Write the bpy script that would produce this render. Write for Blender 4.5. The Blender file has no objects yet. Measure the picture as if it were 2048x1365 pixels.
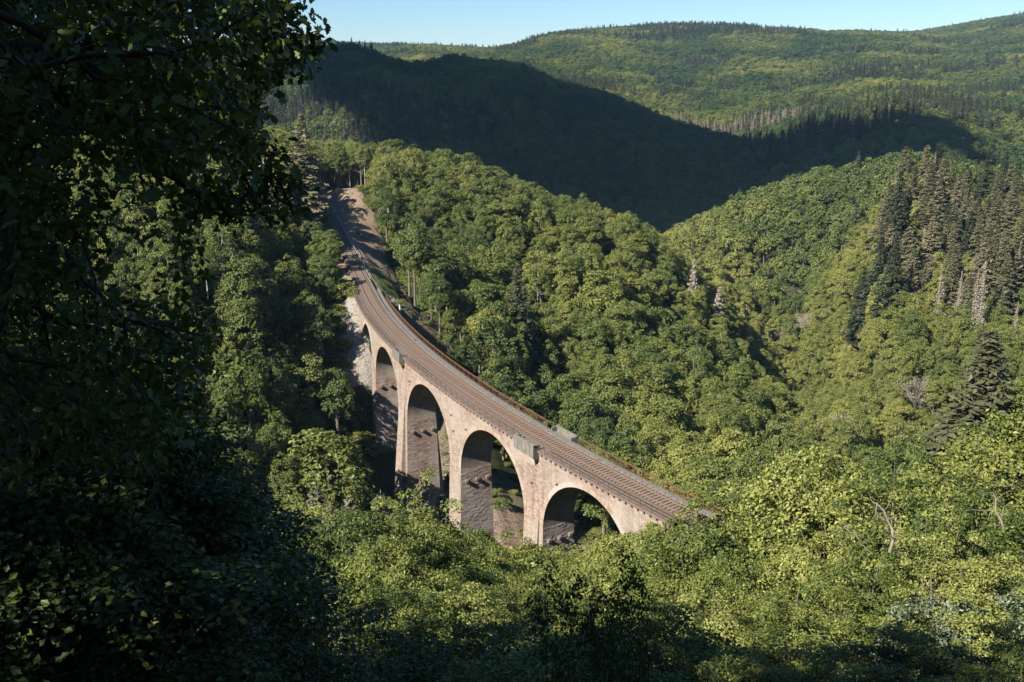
import bpy, math, random
import numpy as np

SC = bpy.context.scene
COL = SC.collection
rad = math.radians

# ---------------------------------------------------------------- camera, sky, sun, exposure
CAM_Z = 100.0
PITCH = 0.263376741
cam_data = bpy.data.cameras.new("camera")
cam_data.sensor_width = 36.0
cam_data.lens = 36.0 * 2000.0 / 2048.0
cam_data.clip_start = 0.05
cam_data.clip_end = 20000.0
cam = bpy.data.objects.new("camera", cam_data)
COL.objects.link(cam)
cam.location = (0.0, 0.0, CAM_Z)
cam.rotation_euler = (math.pi / 2 - PITCH, 0.0, 0.0)
SC.camera = cam

SUN_AZ = rad(228.0)          # clockwise from +Y: behind and to the left of the camera
SUN_EL = rad(38.0)
SUN_DIR = (math.sin(SUN_AZ) * math.cos(SUN_EL), math.cos(SUN_AZ) * math.cos(SUN_EL), math.sin(SUN_EL))

world = bpy.data.worlds.new("World")
SC.world = world
world.use_nodes = True
wn = world.node_tree
wn.nodes.clear()
w_out = wn.nodes.new("ShaderNodeOutputWorld")
w_bg = wn.nodes.new("ShaderNodeBackground")
w_sky = wn.nodes.new("ShaderNodeTexSky")
w_sky.sky_type = 'NISHITA'
w_sky.sun_disc = False
w_sky.sun_elevation = SUN_EL
w_sky.sun_rotation = SUN_AZ
w_sky.altitude = 6000.0
w_sky.air_density = 2.5
w_sky.dust_density = 0.3
w_sky.ozone_density = 10.0
w_bg.inputs["Strength"].default_value = 0.05
wn.links.new(w_sky.outputs[0], w_bg.inputs[0])
wn.links.new(w_bg.outputs[0], w_out.inputs[0])

sun_data = bpy.data.lights.new("sun", 'SUN')
sun_data.energy = 5.0
sun_data.angle = rad(0.5)
sun_data.color = (1.0, 0.93, 0.82)
sun = bpy.data.objects.new("sun", sun_data)
COL.objects.link(sun)
sun.location = (-200, -200, 300)
from mathutils import Vector, Matrix, Quaternion
sun.rotation_euler = Vector(SUN_DIR).to_track_quat('Z', 'Y').to_euler()

SC.view_settings.view_transform = 'Standard'
SC.view_settings.look = 'None'
SC.view_settings.exposure = 1.5
SC.view_settings.gamma = 1.0
SC.view_settings.use_curve_mapping = False
SC.render.engine = 'CYCLES'
SC.cycles.max_bounces = 5
SC.cycles.diffuse_bounces = 2
SC.cycles.glossy_bounces = 1
SC.cycles.transmission_bounces = 3
SC.cycles.transparent_max_bounces = 6
SC.cycles.volume_bounces = 0
SC.cycles.caustics_reflective = False
SC.cycles.caustics_refractive = False
SC.cycles.use_denoising = True
SC.cycles.sample_clamp_indirect = 4.0

# thin summer air over the whole valley
AIR = 0.00004

# ---------------------------------------------------------------- terrain: surveyed heights (x, y, z)
CTRL = [
(0,0,98.3),(0,2.3,98.2),(2,2.8,98.15),(4,4,98),(-2,2.5,98.1),(0,3.3,97.2),(2.5,4,97),(0,4.5,95.8),(4,5.5,96.2),(0,7,92.6),(0,12,88.5),(0,25,81.5),
(0,50,65),(0,80,46),(0,105,31),(12,12,91),(12,25,82),(25,25,83),(25,50,69),(20,80,44),(22,100,35),(34,90,46),(40,50,74),(45,85,60),(60,110,50),
(80,60,85),(60,30,92),(30,10,97),(20,3,99),(-15,12,91),(-12,25,82),(-25,40,68),(-20,5,97),(-40,20,80),(-30,75,40),(-60,60,38),(-15,110,25),
(0,-20,108),(-60,-30,103),(60,-30,112),(0,-200,160),(-300,-200,160),(300,-200,170),(-100,20,60),(-100,60,10),(5,140,15),(12,128,20),(-12,132,13),
(-38,118,7),(-80,95,0),(-150,80,-10),(28,165,20),(30,140,30),(60,185,8),(100,220,0),(100,150,28),(140,150,32),(150,100,60),(200,60,90),(-300,120,60),
(-300,300,110),(-500,600,140),(-150,150,30),(-200,250,85),(-120,200,55),(300,150,95),(450,400,110),(700,800,140),(300,280,70),(-700,1200,170),
(-900,2000,150),(-500,2600,120),(1200,1500,190),(1700,2600,240),(-85,320,70.2),(-75,330,65.5),(-65.4,330,63.4),(-46,330,62.9),(-31,325,61.3),
(-10.1,320,57),(11.8,312,48.5),(27.3,310,43.7),(42.4,318,37.5),(-16.4,262,41.1),(-30.8,275,51.2),(-2.7,222,33.9),(10.1,262,38.4),(20.6,228,32.5),
(35.3,250,27.5),(17.2,186,21.9),(2.8,205,22.4),(35.2,176,17.4),(51.3,205,15.6),(45.6,285,31.5),(59.3,270,15.9),(-2.1,160,23.7),(-13.8,180,29.8),
(13,163,22.2),(-24.5,190,32.4),(-29.7,198,45.8),(-41.3,190,41.1),(-34.5,172,31.3),(-33.8,150,27.2),(-38.2,150,33.9),(-53.6,170,54.4),(-55.3,220,56.8),
(-59.6,260,60.8),(-60,520,25),(0,520,8),(60,480,2),(90,430,-2),(-150,560,45),(77,470,11.7),(86.8,400,2),(113.5,500,25.4),(161.4,530,36.2),
(201.2,540,41.6),(224.8,520,41.4),(243.5,480,37.7),(115.7,390,-12.3),(112.6,320,-6.8),(83.9,235,3.7),(104.6,240,5.3),(133.8,270,26.1),
(129.1,290,23.7),(131.2,330,25.5),(150.9,290,26.5),(194.5,420,21.9),(122.3,230,18.3),(109.2,455,9.4),(143,455,16.3),(131,340,40),(113,292,24),
(168,400,48),(198,425,48),(196,390,42),(149,340,34),(119,320,18),(78,222,12),(106,250,12),(119,385,2),(150,660,0),(250,680,10),(330,680,15),
(60,620,-14),(-295.7,1250,121.7),(-178.5,1150,116.6),(-64.3,1080,104.1),(12.8,1020,91.2),(82,960,62.9),(124,920,45.5),(170.9,880,32),(199.3,850,20.6),
(-202.5,900,68.5),(-157.5,800,55.1),(-79.1,720,40.8),(-9.1,770,26.6),(27.2,720,9.2),(62.3,710,-0.3),(95.2,690,-8.2),(142,720,-1.5),(-54.3,900,60),
(31.9,860,44.7),(-100,1350,72),(50,1300,70),(150,1150,45),(-300,1500,85),(270.4,900,49.3),(330.7,900,60.9),(375.4,880,55.5),(392.2,820,37.9),
(263,790,25.1),(211.7,800,16.6),(242.7,860,36.5),(330,1060,45),(450,1080,60),(230,1050,25),(240.1,1150,21.4),(181.1,1350,53.2),(67.6,1850,114.5),
(-192,2300,140.6),(87.2,2400,171.6),(373.4,2400,186.9),(522.2,2400,189.1),(853.3,2300,168),(646.4,2350,180.5),(749.4,2320,174),(982.7,2400,167.2),
(259.1,2400,180.3),(716.4,1700,108.3),(485.2,1750,104.9),(290.3,1850,106),(312.1,1350,56.4),(473.6,1450,81.4),(593.3,1400,75),(644,1300,75.8),
(1756.4,3600,260.3),(1431,3500,223.6),(-582.3,2300,78.7),(-414.3,2300,105.5),(-953.1,2400,100.8),(0,3000,150),(800,2900,150),(-800,3200,180),
(0,5000,180),(2500,5000,200),(-2500,5000,200),(1700,3900,240),(0,-1500,200),(2500,500,200),(-2500,500,200),]

def _warp(x, y):
    r = np.hypot(x, y) + 1e-9
    L = np.log1p(r / 8.0)
    return x / r * L, y / r * L

def _phi(d2):
    return 0.5 * d2 * np.log(d2 + 1e-12)

_C = np.array(CTRL, float)
_cu, _cv = _warp(_C[:, 0], _C[:, 1])
_n = len(_C)
_A = np.zeros((_n + 3, _n + 3))
_A[:_n, :_n] = _phi((_cu[:, None] - _cu) ** 2 + (_cv[:, None] - _cv) ** 2) + np.eye(_n) * 0.004
_Pm = np.stack([np.ones(_n), _cu, _cv], 1)
_A[:_n, _n:] = _Pm
_A[_n:, :_n] = _Pm.T
_W = np.linalg.solve(_A, np.concatenate([_C[:, 2], np.zeros(3)]))

def nat_height(x, y):
    x = np.asarray(x, float); y = np.asarray(y, float)
    out = np.empty(x.shape).ravel()
    u, v = _warp(x.ravel(), y.ravel())
    for i in range(0, u.size, 20000):
        a, b = u[i:i + 20000], v[i:i + 20000]
        out[i:i + 20000] = _phi((a[:, None] - _cu) ** 2 + (b[:, None] - _cv) ** 2) @ _W[:_n] + _W[_n] + _W[_n + 1] * a + _W[_n + 2] * b
    return out.reshape(x.shape)

# ---------------------------------------------------------------- railway alignment (arc length s, lateral offset to the uphill side)
_ss = np.linspace(-140.0, 260.0, 1601)
_ds = _ss[1] - _ss[0]
_th0, _k0, _k1 = 0.587896106, -3.39010552e-03, -1.96013042e-05
_sh = np.clip(_ss, -60, 79)
_th = _th0 + _k0 * _sh + _k1 * _sh * _sh / 2
_px = np.concatenate([[0], np.cumsum(-np.sin((_th[1:] + _th[:-1]) / 2)) * _ds])
_py = np.concatenate([[0], np.cumsum(np.cos((_th[1:] + _th[:-1]) / 2)) * _ds])
_px += 4.22460945 - np.interp(0, _ss, _px)
_py += 127.599838 - np.interp(0, _ss, _py)

def deck_z(s):
    return 51.7531 + 0.0430689 * np.asarray(s, float)

def track(s, lat=0.0, dz=0.0):
    """world points on the railway: s along it, lat across it (+ is the uphill side), dz above the deck edge"""
    s = np.asarray(s, float)
    x = np.interp(s, _ss, _px); y = np.interp(s, _ss, _py); h = np.interp(s, _ss, _th)
    return np.stack([x + np.cos(h) * lat, y + np.sin(h) * lat, deck_z(s) + dz + 0 * s], -1)

def track_coords(x, y):
    """nearest s and signed lateral offset for world points"""
    x = np.asarray(x, float).ravel(); y = np.asarray(y, float).ravel()
    S = np.full(x.shape, 0.0); L = np.full(x.shape, 999.0)
    near = np.nonzero((np.hypot(x + 10, y - 190) < 330))[0]
    sub = slice(0, None, 8)
    for i in range(0, near.size, 4000):
        j = near[i:i + 4000]
        d2 = (x[j, None] - _px[sub]) ** 2 + (y[j, None] - _py[sub]) ** 2
        k = d2.argmin(1)
        s = _ss[sub][k]
        h = np.interp(s, _ss, _th)
        dx = x[j] - np.interp(s, _ss, _px); dy = y[j] - np.interp(s, _ss, _py)
        along = -np.sin(h) * dx + np.cos(h) * dy
        S[j] = s + along
        lat = np.cos(h) * dx + np.sin(h) * dy
        L[j] = np.where(np.abs(along) > 4, np.sign(lat) * np.sqrt(d2.min(1)), lat)
    return S, L

def height(x, y):
    x = np.asarray(x, float); y = np.asarray(y, float)
    z = nat_height(x, y).ravel()
    S, L = track_coords(x, y)
    a = np.abs(L)
    d = deck_z(S)
    onland = ((S > 80) & (S < 250)) | ((S < -21) & (S > -120))
    w = np.clip(a - 3.4, 0, None)
    lo = d - 0.45 - w * 0.75
    hi = d - 0.45 + w * np.where(L > 0, 0.85, 0.9)
    front = (S < -15) & (S > -75) & (L < -1.6) & (a < 40)
    lo = np.where(front, -1e3, lo)
    z = np.where(onland & (a < 60), np.minimum(np.maximum(z, lo), hi), z)
    z = np.where(front, np.minimum(z, d - 0.45 - 9.0 * np.clip((S + 62) / 45, 0, 1) + np.clip(a - 6, 0, None) * .55), z)
    under = (S >= -21) & (S <= 80)
    z = np.where(under & (a < 30), np.minimum(z, d - 3.0 + np.clip(a - 4, 0, None) * 0.6), z)
    shelf = (S > 62.5) & (S < 90) & (a < 30)
    z = np.where(shelf, np.maximum(z, d - np.interp(S, [62.5, 65, 67.5, 72, 84], [26, 13, 7.4, 5.8, 1.5]) - np.clip(a - 3.5, 0, None) * .75), z)
    return z.reshape(x.shape)

# ---------------------------------------------------------------- helpers
def link(o, parent=None):
    COL.objects.link(o)
    if parent is not None:
        o.parent = parent
    return o

def mesh_from(name, V, polys, mats, mat_idx=None, smooth=False, attrs=None):
    """V (N,3); polys: list of (M,k) index arrays"""
    me = bpy.data.meshes.new(name)
    V = np.asarray(V, np.float32)
    me.vertices.add(len(V))
    me.vertices.foreach_set("co", V.ravel())
    polys = [np.asarray(p, np.int32) for p in polys if len(p)]
    nl = sum(p.size for p in polys); npoly = sum(len(p) for p in polys)
    me.loops.add(nl)
    me.loops.foreach_set("vertex_index", np.concatenate([p.ravel() for p in polys]))
    me.polygons.add(npoly)
    tot = np.concatenate([np.full(len(p), p.shape[1], np.int32) for p in polys])
    start = np.concatenate([[0], np.cumsum(tot)[:-1]]).astype(np.int32)
    me.polygons.foreach_set("loop_start", start)
    for m in (mats if isinstance(mats, (list, tuple)) else [mats]):
        me.materials.append(m)
    if mat_idx is not None:
        me.polygons.foreach_set("material_index", np.asarray(mat_idx, np.int32))
    me.polygons.foreach_set("use_smooth", np.full(npoly, bool(smooth)))
    for k, a in (attrs or {}).items():
        a = np.asarray(a, np.float32)
        if a.ndim == 2:
            at = me.attributes.new(k, 'FLOAT_VECTOR', 'POINT'); at.data.foreach_set("vector", a.ravel())
        else:
            at = me.attributes.new(k, 'FLOAT', 'POINT'); at.data.foreach_set("value", a)
    me.update(calc_edges=True)
    return me

class MB:
    """collects pieces of one mesh, with a 3-vector 'st' (masonry coordinates) and a random value per vertex"""
    def __init__(self):
        self.V = []; self.F = {3: [], 4: []}; self.st = []; self.rn = []; self.n = 0
    def add(self, V, F, st=None, rn=None):
        V = np.asarray(V, float).reshape(-1, 3)
        for f in F:
            self.F.setdefault(len(f), []).append([i + self.n for i in f])
        self.V.append(V)
        self.st.append(np.zeros_like(V) if st is None else np.asarray(st, float).reshape(-1, 3))
        self.rn.append(np.full(len(V), random.random() if rn is None else rn))
        self.n += len(V)
    def grid(self, P, st=None, flip=False):
        """P (a,b,3) grid of points -> quads"""
        P = np.asarray(P, float); a, b = P.shape[:2]
        i = np.arange(a * b).reshape(a, b)
        q = np.stack([i[:-1, :-1], i[1:, :-1], i[1:, 1:], i[:-1, 1:]], -1).reshape(-1, 4)
        if flip:
            q = q[:, ::-1]
        self.F[4].extend((q + self.n).tolist())
        self.V.append(P.reshape(-1, 3))
        self.st.append(np.zeros((a * b, 3)) if st is None else np.asarray(st, float).reshape(-1, 3))
        self.rn.append(np.full(a * b, random.random()))
        self.n += a * b
    def hexa(self, c, rn=None, st=None):
        """8 corners: bottom ring 0-3 (counter-clockwise from above), top ring 4-7"""
        self.add(c, [(3, 2, 1, 0), (4, 5, 6, 7), (0, 1, 5, 4), (1, 2, 6, 5), (2, 3, 7, 6), (3, 0, 4, 7)], st=st, rn=rn)
    def sweep(self, ss, prof, closed=True):
        """closed profile [(lat, dz)...] swept along the railway at stations ss"""
        ss = np.asarray(ss, float)
        P = np.stack([track(ss, l, z) for l, z in prof] + [track(ss, *prof[0])], 1)
        st = np.stack([np.stack([ss, np.full_like(ss, i * 0.7), 0 * ss], -1) for i in range(len(prof) + 1)], 1)
        self.grid(P, st)
        n = len(prof)
        base = self.n - P.shape[0] * P.shape[1]
        self.F.setdefault(n, []).append([base + i for i in range(n)])
        last = base + (P.shape[0] - 1) * P.shape[1]
        self.F.setdefault(n, []).append([last + i for i in reversed(range(n))])
    def tube(self, pts, rads, k=6, cap=True):
        pts = np.asarray(pts, float); m = len(pts)
        if np.isscalar(rads):
            rads = [rads] * m
        t = np.gradient(pts, axis=0); t /= np.linalg.norm(t, axis=1)[:, None] + 1e-9
        ref = np.array([0.31, 0.17, 0.93]) if abs(t[0][2]) < .8 else np.array([0.93, 0.2, 0.1])
        a = np.cross(t, ref); a /= np.linalg.norm(a, axis=1)[:, None] + 1e-9
        b = np.cross(t, a)
        ang = np.linspace(0, 2 * math.pi, k, endpoint=False)
        P = pts[:, None] + np.asarray(rads)[:, None, None] * (np.cos(ang)[None, :, None] * a[:, None] + np.sin(ang)[None, :, None] * b[:, None])
        V = P.reshape(-1, 3)
        F = []
        for i in range(m - 1):
            for j in range(k):
                F.append((i * k + j, i * k + (j + 1) % k, (i + 1) * k + (j + 1) % k, (i + 1) * k + j))
        self.add(V, F)
        if cap:
            self.F.setdefault(k, []).append([self.n - k + j for j in range(k)])
    def build(self, name, mat, parent=None, smooth=False, kind=None, label=None):
        o = bpy.data.objects.new(name, self.mesh(name, mat, smooth))
        link(o, parent)
        if kind: o["kind"] = kind
        if label: o["label"] = label
        return o
    def mesh(self, name, mat, smooth=False):
        return mesh_from(name, np.concatenate(self.V), [np.array(f) for f in self.F.values() if f], mat, smooth=smooth,
                         attrs={"st": np.concatenate(self.st), "rnd": np.concatenate(self.rn)})

def thing(name, label, cat, loc=(0, 0, 0), group=None):
    o = bpy.data.objects.new(name, None)
    o.empty_display_size = 0.5
    link(o); o.location = loc
    o["label"] = label; o["category"] = cat
    if group: o["group"] = group
    return o

# ---------------------------------------------------------------- materials
class NT:
    def __init__(self, name):
        self.m = bpy.data.materials.new(name); self.m.use_nodes = True
        self.t = self.m.node_tree; self.t.nodes.clear()
        self.out = self.n("ShaderNodeOutputMaterial")
    def n(self, typ, **kw):
        nd = self.t.nodes.new(typ)
        for k, v in kw.items():
            if k in nd.inputs: pass
            setattr(nd, k, v)
        return nd
    def set(self, nd, **kw):
        for k, v in kw.items():
            nd.inputs[k].default_value = v
        return nd
    def l(self, a, b):
        self.t.links.new(a, b)
    def noise(self, vec, scale, detail=3.0, rough=.55):
        nd = self.n("ShaderNodeTexNoise"); nd.inputs["Scale"].default_value = scale
        nd.inputs["Detail"].default_value = detail; nd.inputs["Roughness"].default_value = rough
        if vec is not None: self.l(vec, nd.inputs["Vector"])
        return nd.outputs["Fac"]
    def ramp(self, fac, stops):
        nd = self.n("ShaderNodeValToRGB")
        e = nd.color_ramp.elements
        while len(e) < len(stops): e.new(0.5)
        for el, (p, c) in zip(e, stops):
            el.position = p; el.color = tuple(c) + (1.0,)
        if fac is not None: self.l(fac, nd.inputs[0])
        return nd.outputs[0]
    def mix(self, fac, a, b, mode='MIX'):
        nd = self.n("ShaderNodeMixRGB", blend_type=mode)
        for i, v in enumerate((fac, a, b)):
            if hasattr(v, "is_linked"): self.l(v, nd.inputs[i])
            elif i == 0: nd.inputs[0].default_value = v
            else: nd.inputs[i].default_value = tuple(v) + (1.0,)
        return nd.outputs[0]
    def math(self, op, a, b=0.0):
        nd = self.n("ShaderNodeMath", operation=op)
        for i, v in enumerate((a, b)):
            if hasattr(v, "is_linked"): self.l(v, nd.inputs[i])
            else: nd.inputs[i].default_value = v
        return nd.outputs[0]
    def attr(self, name, typ='GEOMETRY'):
        nd = self.n("ShaderNodeAttribute", attribute_name=name, attribute_type=typ)
        return nd
    def principled(self, col, rough=.9, spec=.2, bump=None, bump_d=.02, bump_s=1.0):
        p = self.n("ShaderNodeBsdfPrincipled")
        if hasattr(col, "is_linked"): self.l(col, p.inputs["Base Color"])
        else: p.inputs["Base Color"].default_value = tuple(col) + (1.0,)
        p.inputs["Roughness"].default_value = rough
        p.inputs["Specular IOR Level"].default_value = spec
        if bump is not None:
            b = self.n("ShaderNodeBump"); b.inputs["Distance"].default_value = bump_d; b.inputs["Strength"].default_value = bump_s
            self.l(bump, b.inputs["Height"]); self.l(b.outputs[0], p.inputs["Normal"])
        self.l(p.outputs[0], self.out.inputs[0])
        return p
    def pos(self):
        return self.n("ShaderNodeNewGeometry").outputs["Position"]

def mat_masonry(name, tints, mortar, w=.62, h=.29, bump=.03, weather=(.42, .40, .36), wamt=.5):
    k = NT(name)
    st = k.attr("st").outputs["Vector"]
    br = k.n("ShaderNodeTexBrick"); k.l(st, br.inputs["Vector"])
    k.set(br, Scale=1.0); br.inputs["Brick Width"].default_value = w; br.inputs["Row Height"].default_value = h
    br.inputs["Mortar Size"].default_value = .018; br.inputs["Mortar Smooth"].default_value = .3; br.inputs["Bias"].default_value = 0.0
    br.inputs["Color1"].default_value = (0, 0, 0, 1); br.inputs["Color2"].default_value = (1, 1, 1, 1); br.inputs["Mortar"].default_value = (.5, .5, .5, 1)
    p = k.pos()
    n1 = k.noise(p, .16, 4, .6); n2 = k.noise(p, 1.1, 4, .65); n3 = k.noise(p, 9.0, 3, .6)
    stone = k.ramp(br.outputs["Color"], tints)
    stone = k.mix(k.ramp(n2, [(.3, (0, 0, 0)), (.7, (1, 1, 1))]), stone, tints[1][1], 'MIX')
    stone = k.mix(.55, stone, k.ramp(br.outputs["Color"], tints))
    pale = k.math('MULTIPLY', k.ramp(n1, [(.42, (0, 0, 0)), (.64, (1, 1, 1))]), wamt)
    stone = k.mix(pale, stone, weather)
    c = k.mix(br.outputs["Fac"], stone, mortar)
    # rain streaks: noise stretched down the wall
    sp = k.n("ShaderNodeMapping"); sp.inputs["Scale"].default_value = (1.3, 1.3, .07); k.l(p, sp.inputs[0])
    stk = k.ramp(k.noise(sp.outputs[0], 1.0, 3, .6), [(.50, (1, 1, 1)), (.72, (.66, .62, .58))])
    c = k.mix(.8, c, stk, 'MULTIPLY')
    hgt = k.math('ADD', k.math('MULTIPLY', k.math('SUBTRACT', 1.0, br.outputs["Fac"]), .7), k.math('MULTIPLY', n3, .5))
    hgt = k.math('ADD', hgt, k.math('MULTIPLY', br.outputs["Color"], .35))
    k.principled(c, .92, .15, hgt, bump)
    return k.m

def mat_simple(name, stops, scale=2.0, rough=.9, bump=.01, spec=.2, detail=5):
    k = NT(name); p = k.pos()
    n = k.noise(p, scale, detail, .62)
    n2 = k.noise(p, scale * 6, 3, .6)
    f = k.math('ADD', k.math('MULTIPLY', n, .65), k.math('MULTIPLY', n2, .35))
    k.principled(k.ramp(f, stops), rough, spec, n2, bump)
    return k.m

def mat_stone_blocks(name, tints):
    k = NT(name)
    r = k.attr("rnd").outputs["Fac"]; p = k.pos()
    c = k.ramp(r, tints)
    c = k.mix(k.ramp(k.noise(p, .22, 4), [(.4, (0, 0, 0)), (.68, (.75, .75, .75))]), c, (.34, .32, .29))
    c = k.mix(.6, c, k.ramp(k.noise(p, 6, 4), [(.3, (.6, .6, .6)), (.7, (1.1, 1.1, 1.1))]), 'MULTIPLY')
    k.principled(c, .93, .15, k.noise(p, 14, 3), .005)
    return k.m

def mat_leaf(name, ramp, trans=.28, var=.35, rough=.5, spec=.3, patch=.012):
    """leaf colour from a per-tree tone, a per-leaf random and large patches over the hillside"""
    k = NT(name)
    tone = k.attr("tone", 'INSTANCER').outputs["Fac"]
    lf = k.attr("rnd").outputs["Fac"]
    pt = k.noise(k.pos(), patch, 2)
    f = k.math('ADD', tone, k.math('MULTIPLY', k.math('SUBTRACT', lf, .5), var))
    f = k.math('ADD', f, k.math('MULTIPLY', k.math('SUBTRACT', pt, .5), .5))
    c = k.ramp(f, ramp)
    p = k.n("ShaderNodeBsdfPrincipled")
    k.l(c, p.inputs["Base Color"]); p.inputs["Roughness"].default_value = rough; p.inputs["Specular IOR Level"].default_value = spec
    t = k.n("ShaderNodeBsdfTranslucent")
    tc = k.mix(1.0, c, (1.15, 1.25, .55), 'MULTIPLY')
    k.l(tc, t.inputs[0])
    m = k.n("ShaderNodeMixShader"); m.inputs[0].default_value = trans
    k.l(p.outputs[0], m.inputs[1]); k.l(t.outputs[0], m.inputs[2]); k.l(m.outputs[0], k.out.inputs[0])
    return k.m

def mat_ground():
    k = NT("forest_ground"); p = k.pos()
    n = k.noise(p, .35, 5, .6); n2 = k.noise(p, 2.2, 4, .6); n3 = k.noise(p, 11, 3)
    base = k.ramp(n, [(.3, (.022, .022, .012)), (.5, (.035, .045, .017)), (.7, (.05, .042, .026))])
    pale = k.ramp(n2, [(.3, (.11, .097, .08)), (.5, (.21, .192, .165)), (.75, (.28, .262, .235))])
    brown = k.ramp(n2, [(.3, (.13, .088, .062)), (.55, (.24, .175, .128)), (.75, (.31, .235, .175))])
    grass = k.ramp(n2, [(.3, (.055, .075, .022)), (.6, (.10, .12, .035)), (.8, (.15, .14, .055))])
    dead = k.ramp(k.noise(p, 1.3, 6, .7), [(.3, (.07, .058, .036)), (.5, (.17, .135, .09)), (.62, (.09, .10, .04)), (.75, (.27, .22, .16))])
    wob = k.math('MULTIPLY', k.math('SUBTRACT', k.noise(p, .6, 4), .5), .9)
    def m(name): return k.ramp(k.math('ADD', k.attr(name).outputs["Fac"], wob), [(.38, (0, 0, 0)), (.58, (1, 1, 1))])
    c = k.mix(m("scrub"), base, dead)
    c = k.mix(m("brown"), c, brown)
    c = k.mix(m("grassy"), c, grass)
    c = k.mix(m("pale"), c, pale)
    k.principled(c, .95, .1, k.math('ADD', n2, k.math('MULTIPLY', n3, .4)), .25)
    return k.m

M = {}
M['ground'] = mat_ground()
M['wall'] = mat_masonry("pink_masonry", [(.0, (0.152, 0.103, 0.081)), (.5, (0.225, 0.167, 0.132)), (1.0, (0.294, 0.238, 0.196))], (0.216, 0.182, 0.154), bump=.025, weather=(0.285, 0.258, 0.225), wamt=.6)
M['intrados'] = mat_masonry("arch_soffit", [(.0, (0.172, 0.112, 0.086)), (.5, (0.211, 0.152, 0.119)), (1.0, (0.238, 0.191, 0.158))], (0.218, 0.191, 0.165), w=.5, h=.28)
M['ring'] = mat_stone_blocks("arch_ring_stone", [(0, (0.210, 0.132, 0.086)), (.5, (0.262, 0.178, 0.121)), (1, (0.303, 0.226, 0.162))])
M['block'] = mat_stone_blocks("rough_red_stone", [(0, (.165, .105, .082)), (.4, (.205, .138, .108)), (.7, (.235, .165, .13)), (1, (.27, .205, .165))])
M['concrete'] = mat_simple("old_concrete", [(.3, (0.076, 0.071, 0.060)), (.5, (0.133, 0.124, 0.107)), (.7, (0.188, 0.176, 0.156))], 1.6)
M['cornice'] = mat_simple("cornice_stone", [(.3, (.085, .062, .05)), (.6, (.14, .108, .088))], 1.5)
M['darkstone'] = mat_simple("sooty_stone", [(.3, (.10, .075, .06)), (.7, (.2, .15, .12))], 2)  # darker stone for the brackets and corbels
M['ballast'] = mat_simple("rusty_ballast", [(.25, (0.043, 0.030, 0.023)), (.5, (0.085, 0.066, 0.052)), (.75, (0.134, 0.112, 0.094))], 5, bump=.06)
M['walk'] = mat_simple("grey_walkway", [(.3, (0.081, 0.075, 0.066)), (.55, (0.126, 0.117, 0.105)), (.75, (0.162, 0.154, 0.141))], 1.6, bump=.02)
M['sleeper'] = mat_simple("sleeper_wood", [(.3, (.115, .083, .063)), (.55, (.18, .14, .11)), (.75, (.225, .185, .15))], 3)
M['rail'] = mat_simple("rusty_rail", [(.3, (.105, .055, .035)), (.7, (.17, .095, .06))], 6, .6, spec=.4)
M['rust'] = mat_simple("rusty_iron", [(.3, (0.075, 0.039, 0.022)), (.6, (0.128, 0.069, 0.038)), (.8, (0.165, 0.105, 0.064))], 4, .8)
M['branchwood'] = mat_simple("bleached_branch", [(.3, (.10, .085, .066)), (.6, (.19, .165, .135)), (.8, (.25, .225, .19))], 5)
M['iron'] = mat_simple("dark_iron", [(.3, (.055, .038, .03)), (.7, (.12, .08, .06))], 4, .7)
M['bark'] = mat_simple("grey_bark", [(.3, (.075, .062, .048)), (.6, (.15, .128, .10)), (.8, (.20, .18, .15))], 3, bump=.03)
M['bark_dark'] = mat_simple("dark_bark", [(.3, (.03, .024, .018)), (.7, (.07, .055, .042))], 8, bump=.02)
M['bark_pale'] = mat_simple("pale_bark", [(.3, (.26, .24, .20)), (.6, (.38, .36, .31)), (.8, (.46, .44, .39))], 2, bump=.02)
M['deadwood'] = mat_simple("bleached_wood", [(.3, (0.150, 0.128, 0.101)), (.6, (0.247, 0.217, 0.180)), (.8, (0.315, 0.285, 0.247))], 3)
LEAFRAMP = [(.0, (0.036, 0.065, 0.019)), (.25, (0.072, 0.100, 0.025)), (.5, (0.126, 0.146, 0.034)), (.72, (0.178, 0.184, 0.043)), (.9, (0.231, 0.230, 0.061)), (1.0, (0.295, 0.279, 0.116))]
M['leaf'] = mat_leaf("broad_leaf", LEAFRAMP)
M['needle'] = mat_leaf("spruce_needle", [(.0, (0.023, 0.030, 0.014)), (.4, (0.048, 0.053, 0.025)), (.75, (0.082, 0.081, 0.041)), (1.0, (0.133, 0.117, 0.066))], trans=.12, var=.3, rough=.6)
M['deadtwig'] = mat_leaf("dead_twig", [(.0, (.10, .078, .058)), (.5, (.185, .15, .118)), (1.0, (.27, .235, .19))], trans=.08, var=.6, rough=.8, spec=.1)
M['leaf_near'] = mat_leaf("oak_leaf", [(.0, (0.025, 0.045, 0.014)), (.3, (0.065, 0.090, 0.019)), (.55, (0.120, 0.143, 0.029)), (.8, (0.192, 0.202, 0.050)), (1.0, (0.255, 0.261, 0.083))], trans=.25, var=.55, rough=.5, spec=.25, patch=.25)
M['leaf_white'] = mat_leaf("whitebeam_leaf", [(.0, (.06, .085, .04)), (.45, (.14, .17, .09)), (.7, (.22, .25, .17)), (1.0, (.36, .38, .31))], trans=.2, var=1.0, rough=.6, patch=.5)
M['grass'] = mat_leaf("grass_blade", [(.0, (.05, .07, .02)), (.5, (.11, .12, .04)), (1.0, (.26, .23, .13))], trans=.3, var=.9, patch=.5)

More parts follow.
